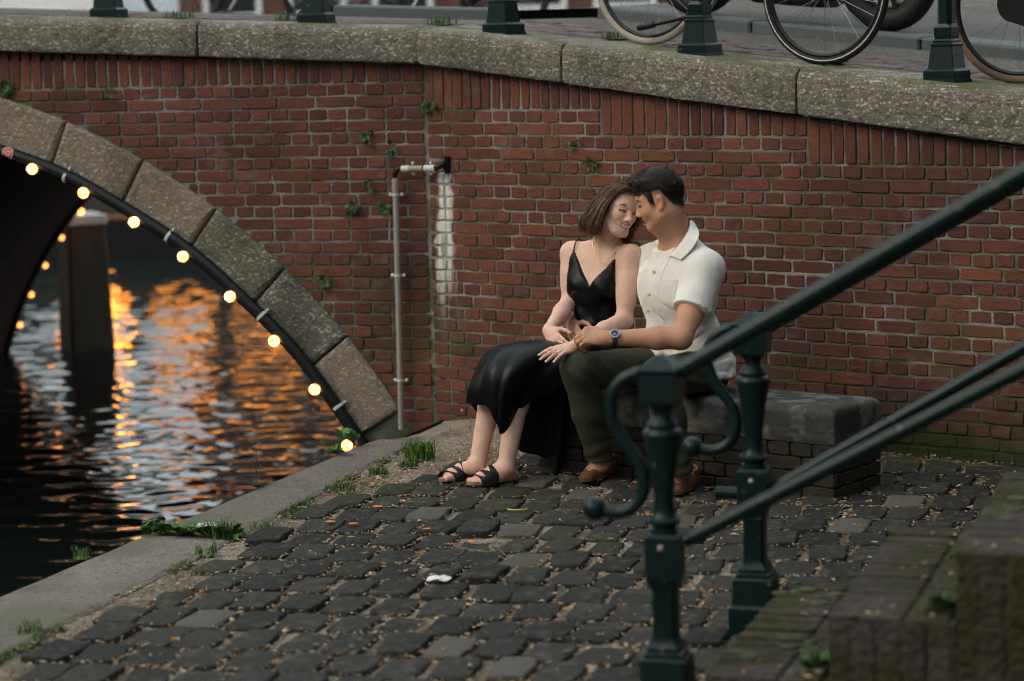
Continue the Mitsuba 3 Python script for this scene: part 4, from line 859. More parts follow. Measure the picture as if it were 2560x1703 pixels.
# hair: scalp cap and locks
r2 = np.random.default_rng(11)
F = Field(HW.o - .17, HW.o + .17, .0032); F.ell(HW(0, -.016, .036), np.array([.081, .099, .093]) * HW.k, HW.R, .01); F.ell(HW(0, -.050, -.045), np.array([.074, .052, .085]) * HW.k, HW.R, .05)
F.clip(lambda p: (HW.inv(p) @ np.array([0, .84, -.54]) - .006 + .10 * np.maximum(np.abs(HW.inv(p)[..., 0]) - .03, 0) - .22 * np.clip(-HW.inv(p)[..., 2] - .0, 0, .2)).reshape(p.shape[:-1]) * HW.k)
v, f_ = F.mesh(4)
cap = obj('hair', (v, f_), 'hair_mat', wom, smooth=True, color=np.tile((.026, .016, .009), (len(v), 1)), label='shoulder-length straight brown hair')
paths, cols = [], []
for s in (-1, 1):
    for i in range(980 if s < 0 else 520):
        t = r2.random() ** .95; th = np.radians(57 + 125 * t + r2.normal(0, 4)); lay = r2.random(); rr = 1.02 + .20 * lay; ph = r2.random() * 6.3
        root = np.array([.010 + s * (.002 + .004 * lay), .084 - .145 * t, .092 + .034 * math.sin(min(t * 3.4, 1.57)) - .060 * max(0, t - .72) + .008 * lay])
        fr_ = np.array([s * math.sin(th), math.cos(th)]); fwd = max(0, 1 - t / .22)
        p1 = np.array([fr_[0] * .062 * rr, root[1] * .52 + fr_[1] * .040 + .010 * fwd, .098 - .018 * t + .010 * lay - .010 * fwd])
        p2 = np.array([fr_[0] * .086 * rr, fr_[1] * .084 * rr - .014 + .004 * fwd, .030 + .010 * fwd]); wv1, wv2 = .010 * math.sin(ph), .012 * math.sin(ph + 2.2)
        p3 = np.array([fr_[0] * .092 * rr + s * (.010 * lay + wv1), fr_[1] * .086 * rr - .022 + wv1, -.030]); L = -.120 - .024 * r2.random() - .010 * lay + .022 * max(0, t - .6); fl = 1.04 + (.24 if s < 0 else .06) * lay + r2.normal(0, .05)
        p4 = np.array([fr_[0] * .088 * rr * fl + s * wv2, fr_[1] * .074 * rr * fl - .024, L * .68]); p5 = np.array([fr_[0] * .084 * rr * fl * (.93 + .1 * r2.random()) + r2.normal(0, .006), fr_[1] * .070 * rr * fl - .020 + r2.normal(0, .007), L])
        paths.append([HW(*p) for p in (root, p1, p2, p3, p4, p5)]); b = r2.random(); cols.append(np.array([.030, .017, .009]) * (1 - b) + np.array([.20, .122, .066]) * b ** 1.8 if lay > .3 else np.array([.020, .012, .007]))
ms = [tube(spline(p, 16), (.0018 + .0011 * r2.random()) * (1 - .85 * np.linspace(0, 1, 16) ** 4), 4, cap=False) for p in paths]
for i in range(110):                                          # flyaways
    j = r2.integers(len(paths)); ms.append(tube(spline([p + HW.R.T @ r2.normal(0, .0035 + .0022 * k_, 3) for k_, p in enumerate(paths[j])], 16), .0007, 3, cap=False)); cols.append(np.array([.10, .062, .035]))
obj('locks', join(ms), 'hair_mat', cap, smooth=True, color=np.vstack([np.tile(c, (len(m[0]), 1)) * (.70 + .6 * np.linspace(0, 1, 16).repeat(len(m[0]) // 16)[:, None]) for m, c in zip(ms, cols)]), kind='stuff')
# ------------------------------------------------------------------ the man
man = thing('person', 'dark-haired man in cream ribbed shirt and olive trousers leaning his forehead to the woman', 'person')
HM = Frame(V(0.647, 10.270, 1.201), (-.925, .20, -.30), (-.26, .02, .96), 1.03)
hip = V(0.759, 10.330, 0.460); waist = V(0.738, 10.330, 0.591); chest = V(0.716, 10.310, 0.793); neck = V(0.724, 10.330, 1.003); neck2 = V(0.687, 10.310, 1.098)
shL, shR = V(0.826, 10.170, 0.912), V(0.616, 10.500, 0.915); elL, wrL = V(0.707, 10.000, 0.641), V(0.396, 10.020, 0.648); elR, wrR = V(0.436, 10.800, 0.693), V(0.270, 10.580, 0.639)
kneeR, kneeL = V(0.278, 10.080, 0.508), V(0.602, 9.800, 0.514); ankR, ankL = V(0.367, 10.220, 0.078), V(0.675, 9.840, 0.119)
lat = unit(shL - shR); fw = unit(np.cross(lat, V(0, 0, 1)))
def mtorso(F, o=0.0):
    F.cone(hip - lat * .07, hip + lat * .07, .125 + o, .125 + o, .04); F.cone(hip, waist, .142 + o, .140 + o, .05, fw, .86); F.cone(waist, chest, .142 + o, .160 + o, .05, fw, .78)
    F.cone(chest - lat * .07 + V(0, 0, .03), chest + lat * .07 + V(0, 0, .03), .125 + o, .125 + o, .05, fw, .86); F.cone(chest, neck - V(0, 0, .06), .15 + o, .10 + o, .05, fw, .72)
    for s, sh in ((-1, shR), (1, shL)): F.cone(neck - V(0, 0, .035) + lat * s * .05, sh, .055 + o, .062 + o, .05)
F = Field(V(-.02, 9.55, -.02), V(1.05, 10.95, 1.40), .0034)
mtorso(F); head(F, HM, neck2, man=True, smile=.7); F.cone(neck2, neck - V(0, 0, .03), .060, .068, .04)
for sh, el, wr in ((shL, elL, wrL), (shR, elR, wrR)):
    F.cone(sh, el, .056, .046, .03); F.cone(sh * .55 + el * .45, sh * .3 + el * .7, .052, .048, .03); F.cone(el, el * .68 + wr * .32, .045, .047, .02); F.cone(el * .68 + wr * .32, wr, .046, .030, .02)
tL = hand(F, wrL, V(0.323, 10.030, 0.654) - wrL, V(-.1, -.72, .68), V(-.35, .5, .65), 1.06, [(.75, .75, .5), (.80, .75, .5), (.85, .8, .5), (.9, .8, .5)], .04, (.5, .5))
tR = hand(F, wrR, V(0.273, 10.460, 0.601) - wrR, V(-.65, -.72, .25), V(.7, -.4, .5), 1.02, [(.35, .3, .2)] * 4, .10)
for kn, an in ((kneeR, ankR), (kneeL, ankL)):
    hp = hip + lat * (.09 if kn is kneeL else -.09); F.cone(hp, kn, .080, .058, .03); F.cone(kn, an, .054, .036, .03)
soles = []
toeR, hlR = V(0.294, 10.147, 0.000), V(0.420, 10.371, 0.000); toeL, hlL = V(0.614, 9.683, -0.000), V(0.740, 10.047, -0.000)
for toe, hl in ((toeR, hlR), (toeL, hlL)):
    f = unit(toe - hl); toe = hl + f * .285; soles.append((hl, f)); F.cone(hl + f * .05 + V(0, 0, .06), hl + f * .20 + V(0, 0, .04), .03, .026, .02)
for an, (hl, f) in ((ankR, soles[0]), (ankL, soles[1])): F.cone(an, hl + f * .055 + V(0, 0, .06), .036, .034, .02)
v, f_ = F.mesh(4); col = face_paint(v, SKM, HM, True) * (.89 + .22 * meshkit.fbm(v * 26, 3)[:, None]) * (1 + (meshkit.fbm(v * 70 + 3, 2)[:, None] - .5) * np.array([.06, .12, .12]))
def hair_low(q):
    """height (u) above which the man's hair grows, by how far forward and how far to the side"""
    f, l = q[..., 1], np.abs(q[..., 0])
    side = np.interp(f, [-.12, -.085, -.055, -.034, -.022, .012, .016, .034, .040, .056, .070, .10], [-.060, -.062, -.040, .005, .030, .034, -.022, -.012, .020, .048, .068, .30])
    return side * np.clip((l - .02) / .03, 0, 1) + np.interp(f, [-.1, .060, .084, .11], [-.062, -.062, .072, .30]) * (1 - np.clip((l - .02) / .03, 0, 1))
q = HM.inv(v); side = np.clip((q[:, 2] - hair_low(q) + .008 + .012 * (meshkit.noise(v * 300) - .5)) / .026, 0, 1) * (np.linalg.norm(q - [0, 0, .02], axis=1) < .16)
ear = np.clip(1 - np.sqrt(((q[:, 0] - .082) / .022) ** 2 + ((q[:, 1] + .008) / .022) ** 2 + ((q[:, 2] + .006) / .036) ** 2), 0, 1) * 3
side = side * (1 - np.clip(ear, 0, 1)); col = col * (1 - side[:, None] * .985) + np.array([.011, .0085, .0075]) * side[:, None] * .985
obj('body', (v, f_), 'skin_mat', man, smooth=True, color=np.clip(col, 0, 1)); print('man', len(v), trimesh.Trimesh(v, f_, process=False).volume)
# hair
HE = (((0, -.014, .036), (.079, .099, .092)), ((0, .030, .096), (.062, .078, .040)), ((0, .084, .101), (.048, .043, .029)))
F = Field(HM.o - .2, HM.o + .2, .0034)
for (c, r), kk in zip(HE, (.01, .04, .03)): F.ell(HM(*c), np.array(r) * HM.k, HM.R, kk)
def htop(l, f):
    """height of the hair's surface over a point of the head's plan"""
    q = [c[2] + r[2] * math.sqrt(1 - ((l - c[0]) / r[0]) ** 2 - ((f - c[1]) / r[1]) ** 2) for c, r in HE if ((l - c[0]) / r[0]) ** 2 + ((f - c[1]) / r[1]) ** 2 < 1]
    return max(q) if q else .05
F.clip(lambda p: (hair_low(HM.inv(p)) + .016 * np.clip((.06 - HM.inv(p)[..., 1]) / .03, 0, 1) + .004 - HM.inv(p)[..., 2]) * HM.k * .7)
ear_c = HM(.082, -.008, -.004); F.ell(ear_c, np.array([.03, .019, .034]) * HM.k, HM.R, .004, 'cut')
v, f_ = F.mesh(5); tm = trimesh.Trimesh(v, f_, process=False); q = HM.inv(v); v = v + np.array(tm.vertex_normals) * (.0022 * (meshkit.noise(np.stack([q[:, 0] * 330, q[:, 1] * 60, q[:, 2] * 60], -1)) - .5))[:, None]
cap = obj('hair', (v, f_), 'hair_mat', man, smooth=True, color=np.array([.010, .0078, .007]) * (.6 + .8 * meshkit.noise(np.stack([q[:, 0] * 330, q[:, 1] * 50, q[:, 2] * 50], -1)))[:, None], label='short dark hair swept back into a quiff')
ms, cs = [], []; r2 = np.random.default_rng(5)
def lock(P, r, c): 
    m = tube(spline([HM(*p) for p in P], 12), r * (1 - .75 * np.linspace(0, 1, 12) ** 3), 4, cap=False); ms.append(m)
    front = np.clip((HM.inv(m[0])[:, 1:2] - .05) / .07, 0, 1); cs.append(np.array([.011, .0085, .0072]) * c + front * np.array([.095, .062, .038]) * (c - .5))
for i in range(900):
    a = np.clip(r2.normal(0, .024), -.044, .044); t = r2.random(); b = r2.random(); e = .0005 + .0065 * r2.random() ** 2; f0 = .112 - .10 * t; sk = 1.0 + .25 * r2.random()
    fs = np.linspace(f0, max(f0 - .10 - .05 * b, -.095), 5); P = [(a * (1 + .10 * j) * (sk if j > 1 else 1), f, 0) for j, f in enumerate(fs)]; P = [(l, f, htop(l, f) + e * (1 - .2 * j)) for j, (l, f, _) in enumerate(P)]
    if t < .25: P = [(a * .9, .088, .090), (a * .97, .108 - .012 * abs(a) / .04, .100 + .008 * b)] + P[1:]
    lock(P, .0014 + .0014 * r2.random(), .6 + 1.1 * b)
for i in range(800):
    sg = 1 if r2.random() < .8 else -1; b = r2.random(); e = .0005 + .0025 * r2.random(); l0 = .040 + .034 * r2.random(); f0 = .085 - .16 * b
    P = [(sg * min(l0 + .0015 * j, .0755), f0 - .022 * j) for j in range(4)]; P = [(l, f, htop(l, f) + e) for l, f in P if ((l / .078) ** 2 + ((f + .014) / .098) ** 2 < .98) or f > .03 and abs(l) < .058]
    if len(P) > 2: lock(P, .0020, .6 + .7 * r2.random())
obj('locks', join(ms), 'hair_mat', cap, smooth=True, color=np.clip(np.vstack(cs), 0, 1), kind='stuff')
# shirt with short sleeves and camp collar
F = Field(V(.10, 9.80, .36), V(1.08, 10.75, 1.16), .0042); mtorso(F, .016)
F.cone(hip - lat * .05 + V(0, 0, .02), hip + lat * .08 + V(0, 0, .02), .150, .150, .05); F.cone(hip, waist, .166, .164, .05, fw, .88)
for sh, el in ((shL, elL), (shR, elR)): F.cone(sh - V(0, 0, .008), sh * .38 + el * .62, .069, .080, .04)
cN = neck - V(0, 0, .055) + fw * .06; ua = unit(elL - shL)
def cutter(p):
    sl = (p - shL) @ ua - .60 * np.linalg.norm(elL - shL); arm = np.linalg.norm(np.cross(p - shL, ua), axis=-1) - .115
    nn = (p - cN) @ unit(V(0, 0, 1) + fw * .62); hem = (hip[2] - .035 + .02 * np.sin((p @ lat) * 20)) - p[..., 2]
    return np.maximum.reduce([np.where(arm < 0, sl, -1.0), nn - .040, hem])
F.clip(cutter); v, f_ = F.mesh(5); tm = trimesh.Trimesh(v, f_, process=False); n_ = np.array(tm.vertex_normals)
l, zz, ff = (v - chest) @ lat, v[:, 2] - chest[2], (v - chest) @ fw
cr_ = lambda a, k, sd: -.0055 * np.exp(-((np.mod(a * k + 1.6 * meshkit.noise(v * 7, sd), 1) - .5) / .11) ** 2)
w = cr_(l * .9 + zz * .75, 11, 1) * np.clip(-zz / .08, 0, 1) + cr_(zz * .9 - l * .6, 14, 2) * np.clip((l - .08) / .08, 0, 1) * np.clip((.02 - zz) / .08, 0, 1) + .0030 * np.sin((l * 1.1 + zz * .8) * 46 + 3 * meshkit.noise(v * 6)) * np.clip(-zz / .1, 0, 1) + .011 * (meshkit.fbm(v * 8, 3) - .5) + .0035 * np.sin((zz * 1.4 - l * .5) * 60) * np.clip((l - .12) / .08, 0, 1) * np.clip((-.02 - zz) / .08, 0, 1)
v = v + n_ * (w + .002)[:, None]; shirt = obj('shirt', (v, f_), 'shirt_mat', man, smooth=True, label='cream ribbed short-sleeved shirt with open collar')
def flap(pts, name, th=.004):
    P = np.array(pts); obj(name, solid(sheet(P), th), 'shirt_mat', shirt, smooth=50)
cl = lambda a, b, n: [a * (1 - t) + b * t for t in np.linspace(0, 1, n)]
e0 = spline([V(0.661, 10.262, 0.959), V(0.707, 10.232, 1.002), V(0.745, 10.235, 1.048), V(0.766, 10.270, 1.082), V(0.774, 10.335, 1.102)], 24); e1 = spline([V(0.719, 10.155, 0.957), V(0.755, 10.148, 0.988), V(0.790, 10.160, 1.033), V(0.804, 10.215, 1.065), V(0.799, 10.345, 1.092)], 24)
flap([[a - (b - a) * .02 - V(0, 0, .03), a, a * .6 + b * .4 + V(-.003, -.010, .010), b] for a, b in zip(e0, e1)], 'collar', .005)
d0 = spline([V(0.649, 10.270, 0.937), V(0.636, 10.335, 0.965), V(0.625, 10.380, 1.013)], 14); d1 = spline([V(0.629, 10.265, 0.915), V(0.590, 10.345, 0.948), V(0.568, 10.400, 0.990)], 14)
flap([[a, a * .5 + b * .5 + V(-.004, -.008, .004), b] for a, b in zip(d0, d1)], 'collar')
lp0 = spline([V(0.700, 10.195, 0.920), V(0.656, 10.250, 0.930), V(0.619, 10.270, 0.915)], 12); lp1 = spline([V(0.666, 10.200, 0.907), V(0.634, 10.235, 0.898), V(0.607, 10.250, 0.876)], 12)
flap([[a, b] for a, b in zip(lp0, lp1)], 'lapel')
def patch(name, fn, off):
    """a piece of cloth sewn on the shirt front: the part of its surface where fn holds, raised"""
    sel = fn(l[f_].mean(1), zz[f_].mean(1)) & (((np.cross(v[f_[:, 1]] - v[f_[:, 0]], v[f_[:, 2]] - v[f_[:, 0]])) @ fw) > 0); u_, inv = np.unique(f_[sel], return_inverse=True)
    if len(u_): obj(name, solid((v[u_] + n_[u_] * off, inv.reshape(-1, 3)), off * 1.6), 'shirt_mat', shirt, smooth=40)
pc = (V(0.668, 10.160, 0.807)) - chest; pl_, pz = pc @ lat, pc[2]
patch('chest_pocket', lambda a, z: (np.abs(a - pl_) < .044) & (np.abs(z - pz) < .062 - .25 * np.clip(np.abs(a - pl_) - .02, 0, 1) * (z < pz)), .0038)
bt = (V(0.595, 10.185, 0.806)) - chest; bl = bt @ lat
patch('placket', lambda a, z: np.abs(a - bl) < .015, .0028)
for c in (V(0.610, 10.235, 0.898), V(0.583, 10.185, 0.807), V(0.576, 10.175, 0.738)):
    obj('button', lathe([(0, .002), (.0045, .0025), (.0055, .001), (.0055, -.012)], c, unit(V(-.55, -.8, .1)), 12), 'lace_cream', shirt, smooth=40)
# trousers
F = Field(V(-.02, 9.6, .06), V(1.08, 10.75, .72), .0042)
F.cone(hip - lat * .07, hip + lat * .07, .132, .132, .04); F.cone(hip, waist, .150, .148, .05, fw, .86)
for kn, an, sg in ((kneeR, ankR, -1), (kneeL, ankL, 1)):
    hp = hip + lat * sg * .09; F.cone(hp, kn, .100, .074, .04); m = kn * .55 + an * .45; F.cone(kn, m, .076, .068, .03); F.cone(m, an + V(0, 0, .01), .068, .058, .03)
hemz = ankR[2] + .018
F.clip(lambda p: np.maximum(hemz + .10 * ((p - ankR) @ unit(kneeR - ankR) * 0) - p[..., 2], p[..., 2] - .66)); v, f_ = F.mesh(5); tm = trimesh.Trimesh(v, f_, process=False)
w = .007 * (meshkit.fbm(v * 9, 2, seed=4) - .5) + .0026 * np.sin(v[:, 2] * 95 + 9 * meshkit.noise(v * 7)) * np.clip((.36 - v[:, 2]) / .12, 0, 1) + .003 * np.sin((v[:, 0] * .8 + v[:, 2]) * 80 + 6 * meshkit.noise(v * 8)) * np.exp(-((v[:, 2] - .47) / .08) ** 2)
obj('trousers', (v + np.array(tm.vertex_normals) * w[:, None], f_), 'trouser_mat', man, smooth=True, label='olive green trousers ending above bare ankles')
# suede lace-up shoes
for hl, f in soles:
    sd = np.cross(V(0, 0, 1), f); F = Field(np.minimum(hl, hl + f * .28) - V(.07, .07, .01), np.maximum(hl, hl + f * .28) + V(.07, .07, .17), .0036)
    F.cone(hl + f * .045 + V(0, 0, .045), hl + f * .13 + V(0, 0, .046), .040, .043, .03); F.cone(hl + f * .13 + V(0, 0, .046), hl + f * .235 + V(0, 0, .030), .043, .035, .04, V(0, 0, 1), .85); F.cone(hl + f * .045 + V(0, 0, .05), hl + f * .060 + V(0, 0, .100), .041, .043, .03)
    F.clip(lambda p: np.maximum(.016 - p[..., 2], (p - (hl + f * .06 + V(0, 0, .098))) @ unit(V(0, 0, 1) + f * .25)))
    sh = obj('shoe', F.mesh(5), 'suede_brown', man, smooth=True)
    S = np.array([[hl + f * (-.004 + .278 * t) + sd * w * (.033 + .013 * math.sin(min(max((t - .25) / .6, 0), 1) * math.pi)) * math.sqrt(max(1 - (2 * t - 1) ** 8, .02)) + V(0, 0, .019) for w in np.linspace(-1, 1, 7)] for t in np.linspace(0, 1, 26)])
    obj('sole', solid(sheet(S), .016), 'suede_brown', sh, smooth=40)
    ls = []
    for j in range(4):
        t = .105 + .026 * j; h = .098 - .30 * (t - .105)
        a, b = hl + f * t + sd * .026 + V(0, 0, h - .012), hl + f * (t + .018) - sd * .026 + V(0, 0, h - .016); c = (a + b) / 2 + V(0, 0, .012)
        ls.append(tube(spline([a, c, b], 10), .0021, 6)); a2, b2 = a - sd * .052, b + sd * .052; ls.append(tube(spline([a2, (a2 + b2) / 2 + V(0, 0, .013), b2], 10), .0021, 6))
    o = hl + f * .098 + V(0, 0, .103)
    for sg in (-1, 1):
        ls.append(tube(spline([o, o + sd * sg * .03 + V(0, 0, .018), o + sd * sg * .052 - f * .004 - V(0, 0, .006), o + sd * sg * .030 + f * .012 - V(0, 0, .012), o + V(0, 0, -.002)], 22), .0019, 6)); ls.append(tube(spline([o, o + sd * sg * .022 + f * .022 + V(0, 0, .004), o + sd * sg * .046 + f * .035 - V(0, 0, .026)], 12), .0019, 6))
    obj('laces', join(ls), 'lace_cream', sh, smooth=True)
# wrist watch with dark dial
wdir = unit(wrL - elL); x, y, _ = frame(wdir); wc = wrL - wdir * .035; up = unit(V(-.30, -.80, .52)); up = unit(up - wdir * (up @ wdir)); rt = np.cross(up, wdir)
wt = lab(key_of('watch', man), 'round watch with dark dial and brown strap')
band = np.array([[wc + (up * math.cos(a) + rt * math.sin(a)) * .0385 + wdir * b for b in np.linspace(-.010, .010, 3)] for a in np.linspace(0, 2 * np.pi, 40)])
obj('strap', solid(sheet(band), .003), 'strap_brown', wt, smooth=40)
dc = wc + up * .0385
obj('case', lathe([(.0, .000), (.019, .000), (.0205, .003), (.0205, .008), (.019, .0095), (.0165, .0095)], dc, up, 28), 'steel', wt, smooth=40)
scene['dial_dark'] = rough((.012, .022, .040), .25, .5)
obj('dial', lathe([(.0168, .0090), (0, .0091)], dc, up, 24), 'dial_dark', wt)
hr = lambda ang, L, w: box(dc + up * .0100 + (wdir * math.cos(ang) + rt * math.sin(ang)) * L / 2, (wdir * math.cos(ang) + rt * math.sin(ang)) * L / 2, np.cross(up, wdir * math.cos(ang) + rt * math.sin(ang)) * w, up * .0003, .0001)
obj('hand', hr(.7, .012, .0009), 'white_paint', wt); obj('hand', hr(2.3, .009, .0011), 'white_paint', wt)
obj('marks', join([box(dc + up * .0097 + (wdir * math.cos(a) + rt * math.sin(a)) * .0142, (wdir * math.cos(a) + rt * math.sin(a)) * .0014, np.cross(up, wdir * math.cos(a) + rt * math.sin(a)) * .0006, up * .0003, .0001) for a in np.arange(12) * np.pi / 6]), 'white_paint', wt)
# ------------------------------------------------------------------ what stands to the right of and behind the viewer: houses and street trees that keep this corner in shade
def leaf_cloud(c, r, n, size, rg, hole=.35):
    """leaves as small bent quads spread through an uneven crown"""
    d = rg.normal(size=(n * 2, 3)); d /= np.linalg.norm(d, axis=1, keepdims=True); rad = rg.random(n * 2) ** .45; p = d * rad[:, None]
    keep = meshkit.fbm(p * 2.2 + 7, 2) > hole; p = p[keep][:n] * np.asarray(r) + np.asarray(c); n = len(p)
    a = rg.normal(size=(n, 3)); a /= np.linalg.norm(a, axis=1, keepdims=True); b = np.cross(a, rg.normal(size=(n, 3))); b /= np.linalg.norm(b, axis=1, keepdims=True); s = size * (.7 + .6 * rg.random((n, 1)))
    v = np.stack([p - a * s, p + b * s * .5, p + a * s, p - b * s * .5], 1).reshape(-1, 3); k = np.arange(n) * 4
    return v, np.vstack([np.stack([k, k + 1, k + 2], 1), np.stack([k, k + 2, k + 3], 1)])
rg = np.random.default_rng(3)
scene['bark_mat'] = rough((.045, .036, .028), .9, .2)
scene['crown_mat'] = rough((.035, .060, .020), .6, .3)
def tree(o, h, r, label):
    k = thing('street_tree', label, 'tree')
    obj('trunk', tube([o, o + V(.05, 0, h * .3), o + V(.0, .1, h * .6), o + V(.1, .1, h * .85)], np.array([.24, .19, .13, .05]), 12), 'bark_mat', k, smooth=True)
    for i in range(6):
        a = rg.random() * 6.3; obj('limb', tube(spline([o + V(0, 0, h * .45 + .1 * i), o + V(math.cos(a) * r * .4, math.sin(a) * r * .4, h * .62 + .1 * i), o + V(math.cos(a) * r * .8, math.sin(a) * r * .8, h * .8)], 8), np.linspace(.09, .02, 8), 8), 'bark_mat', k, smooth=True)
    obj('crown', leaf_cloud(o + V(0, 0, h * .72), (r, r, h * .34), 5200, .13, rg), 'crown_mat', k)
tree(V(4.6, 4.2, 1.2), 9, 3.6, 'street tree beside the stairs, right of the viewer'); tree(V(4.0, -3.2, 1.2), 10, 3.8, 'street tree behind the viewer on the right')
tree(V(8.2, 11.5, 1.3), 9, 3.4, 'street tree further along the quay wall, beyond the right edge')
for i, y in enumerate(np.arange(-16, 16, 5.7)):
    house(V(10.5, y, 1.2), V(0, -1, 0), 5.6, 9, 12.5 + (i * 53 % 4) * .7, ('first', 'second', 'third', 'fourth', 'fifth', 'sixth')[i] + ' brick canal house of the row right of the viewer')
obj('street', (lambda m: (m[0], m[1][:, ::-1]))(sheet(np.array([[V(3.2, -22, 1.30), V(3.2, 5.4, 1.30), V(6.4, 7.0, 1.30)], [V(14, -22, 1.2), V(14, 5.4, 1.2), V(14, 7.0, 1.2)]]))), 'road_mat', kind='structure')
obj('street_wall', sheet(np.array([[V(3.2, -22, z), V(3.2, 5.4, z), V(6.4, 7.0, z)] for z in (1.3, -.2)])), 'house_brick', kind='structure')
for i, y in enumerate(np.arange(-20, 40, 6.1)):
    house(V(-30, y, -.1), V(0, 1, 0), 6.0, 9, 12 + (i * 37 % 5) * .6, ('first', 'second', 'third', 'fourth', 'fifth', 'sixth', 'seventh', 'eighth', 'ninth', 'tenth')[i] + ' brick canal house on the opposite quay, left of the viewer')
for i, x in enumerate(np.arange(-26, 8, 6.1)):
    house(V(x + 3, -26, .4), V(-1, 0, 0), 6.0, 9, 12 + (i * 29 % 4) * .7, ('first', 'second', 'third', 'fourth', 'fifth', 'sixth')[i] + ' brick canal house far behind the viewer')
# measured places of small plants and litter, in metres
gz_ = [V(-0.484, 10.730, -.004), V(-0.609, 10.542, -.004), V(-0.726, 10.166, -.004), V(-1.009, 9.397, -.004), V(-1.181, 8.991, -.004), V(-1.651, 8.987, -.004), V(-1.624, 7.832, -.004)]
WALLW = [('L', 0, -2.328, 1.704, 26, 'dark fern-like weed in the brick joint at the upper left edge'), ('L', 0, -1.730, 1.654, 6, 'tiny weed under the soldier bricks above the arch'), ('L', 0, -0.399, 1.053, 12, 'upper weed of the pair left of the drain pipe'), ('L', 0, -0.226, 1.040, 12, 'weed in the joint left of the drain pipe top'), ('L', 0, -0.306, 1.164, 8, 'small weed above the weeds left of the drain pipe'), ('L', 0, -0.314, 1.410, 8, 'weed high on the bridge wall, left of the wall corner'), ('L', 0, -0.191, 1.356, 7, 'small weed just left of the wall corner'), ('L', 0, -0.566, 0.672, 9, 'weed beside the arch stones, low on the bridge wall'), ('R', 0, 0.046, 1.552, 18, 'weed hanging under the soldier bricks at the wall corner'), ('R', 0, 1.038, 1.278, 16, 'bright weed on the quay wall above the woman'), ('R', 0, 0.948, 1.376, 4, 'tiny weed in the joint above the bright weed')]
BUTTS = [(V(1.835, 10.539, .005), 'cigarette butt close to the mossy foot of the quay wall'), (V(1.666, 9.808, .005), 'cigarette butt in front of the right wall, near the steps'), (V(1.406, 9.557, .005), 'cigarette butt beside the right end of the bench'), (V(0.855, 9.026, .005), 'cigarette butt right of the near railing post'), (V(-0.482, 9.835, .005), 'cigarette butt on the dirt by the wall corner'), (V(-1.124, 7.621, .005), 'cigarette butt at the lower left among the setts'), (V(-1.279, 8.168, .005), 'cigarette butt near the nearer edge stone'), (V(1.302, 9.283, .005), 'cigarette butt a little nearer than the bench corner')]
PETALS = [(V(-0.741, 9.439, .005), 'leftmost orange petal, on a pale sett'), (V(-0.567, 9.721, .005), 'orange petal left of the sandals, farthest from the viewer'), (V(-0.352, 9.250, .005), 'largest orange petal, below the sandals'), (V(-0.173, 8.992, .005), 'orange petal right of the largest one'), (V(-0.646, 9.387, .005), 'small orange petal between two others at the left')]
PAPER = V(-0.280, 8.365, .005)
STRIP = V(0.004, 9.586, .005)
CHIPS = [(V(0.083, 9.936, .005), 0.016, 'tan wood chip on the paving below the black skirt'), (V(-0.155, 7.188, .005), 0.020, 'tan wood chip at the bottom centre edge'), (V(-1.364, 7.350, .005), 0.018, 'tan wood chip at the lower left corner'), (V(0.097, 10.371, .005), 0.016, 'tan wood chip beside the skirt tip'), (V(-0.265, 12.176, .005), 0.016, 'tan leaf scrap at the foot of the wall near the skirt hem'), (V(0.822, 8.986, .005), 0.020, 'pale leaf between the two railing posts'), (V(-0.586, 11.099, .005), 0.013, 'tan chip on the dirt beside the grass tuft')]
# ------------------------------------------------------------------ bicycles and scooter on the street
def wheel(parent, c, ax, r, tyre_r, tyre_mat, rim_mat, nsp=28, hubr=.018, stripe=None):
    x, y, d = frame(ax); ring = lambda rad, n=56: [c + (x * math.cos(a) + y * math.sin(a)) * rad for a in np.linspace(0, 2 * np.pi, n)]
    w = obj('wheel', tube(ring(r - tyre_r), tyre_r, 10, cap=False), tyre_mat, parent, smooth=True)
    v, f = tube(ring(r - tyre_r * 2 - .004), .0115, 8, cap=False); obj('rim', (v, f), rim_mat, w, smooth=True)
    if stripe:
        for s in (-1, 1): obj('side_stripe', tube([p + d * s * tyre_r * .93 for p in ring(r - tyre_r * 1.05)], .0028, 5, cap=False), stripe, w, smooth=True)
    sp = []
    for i in range(nsp):
        a = 2 * np.pi * i / nsp; b = a + (1 if i % 4 < 2 else -1) * .75; s = 1 if i % 2 else -1
        sp.append(tube([c + (x * math.cos(b) + y * math.sin(b)) * hubr + d * s * .028, c + (x * math.cos(a) + y * math.sin(a)) * (r - tyre_r * 2)], .0011, 4, cap=False))
    if nsp: obj('spokes', join(sp), 'steel', w, smooth=True)
    obj('hub', tube([c - d * .045, c - d * .03, c + d * .03, c + d * .045], [.010, hubr, hubr, .010], 10), 'steel', w, smooth=40)
    return w
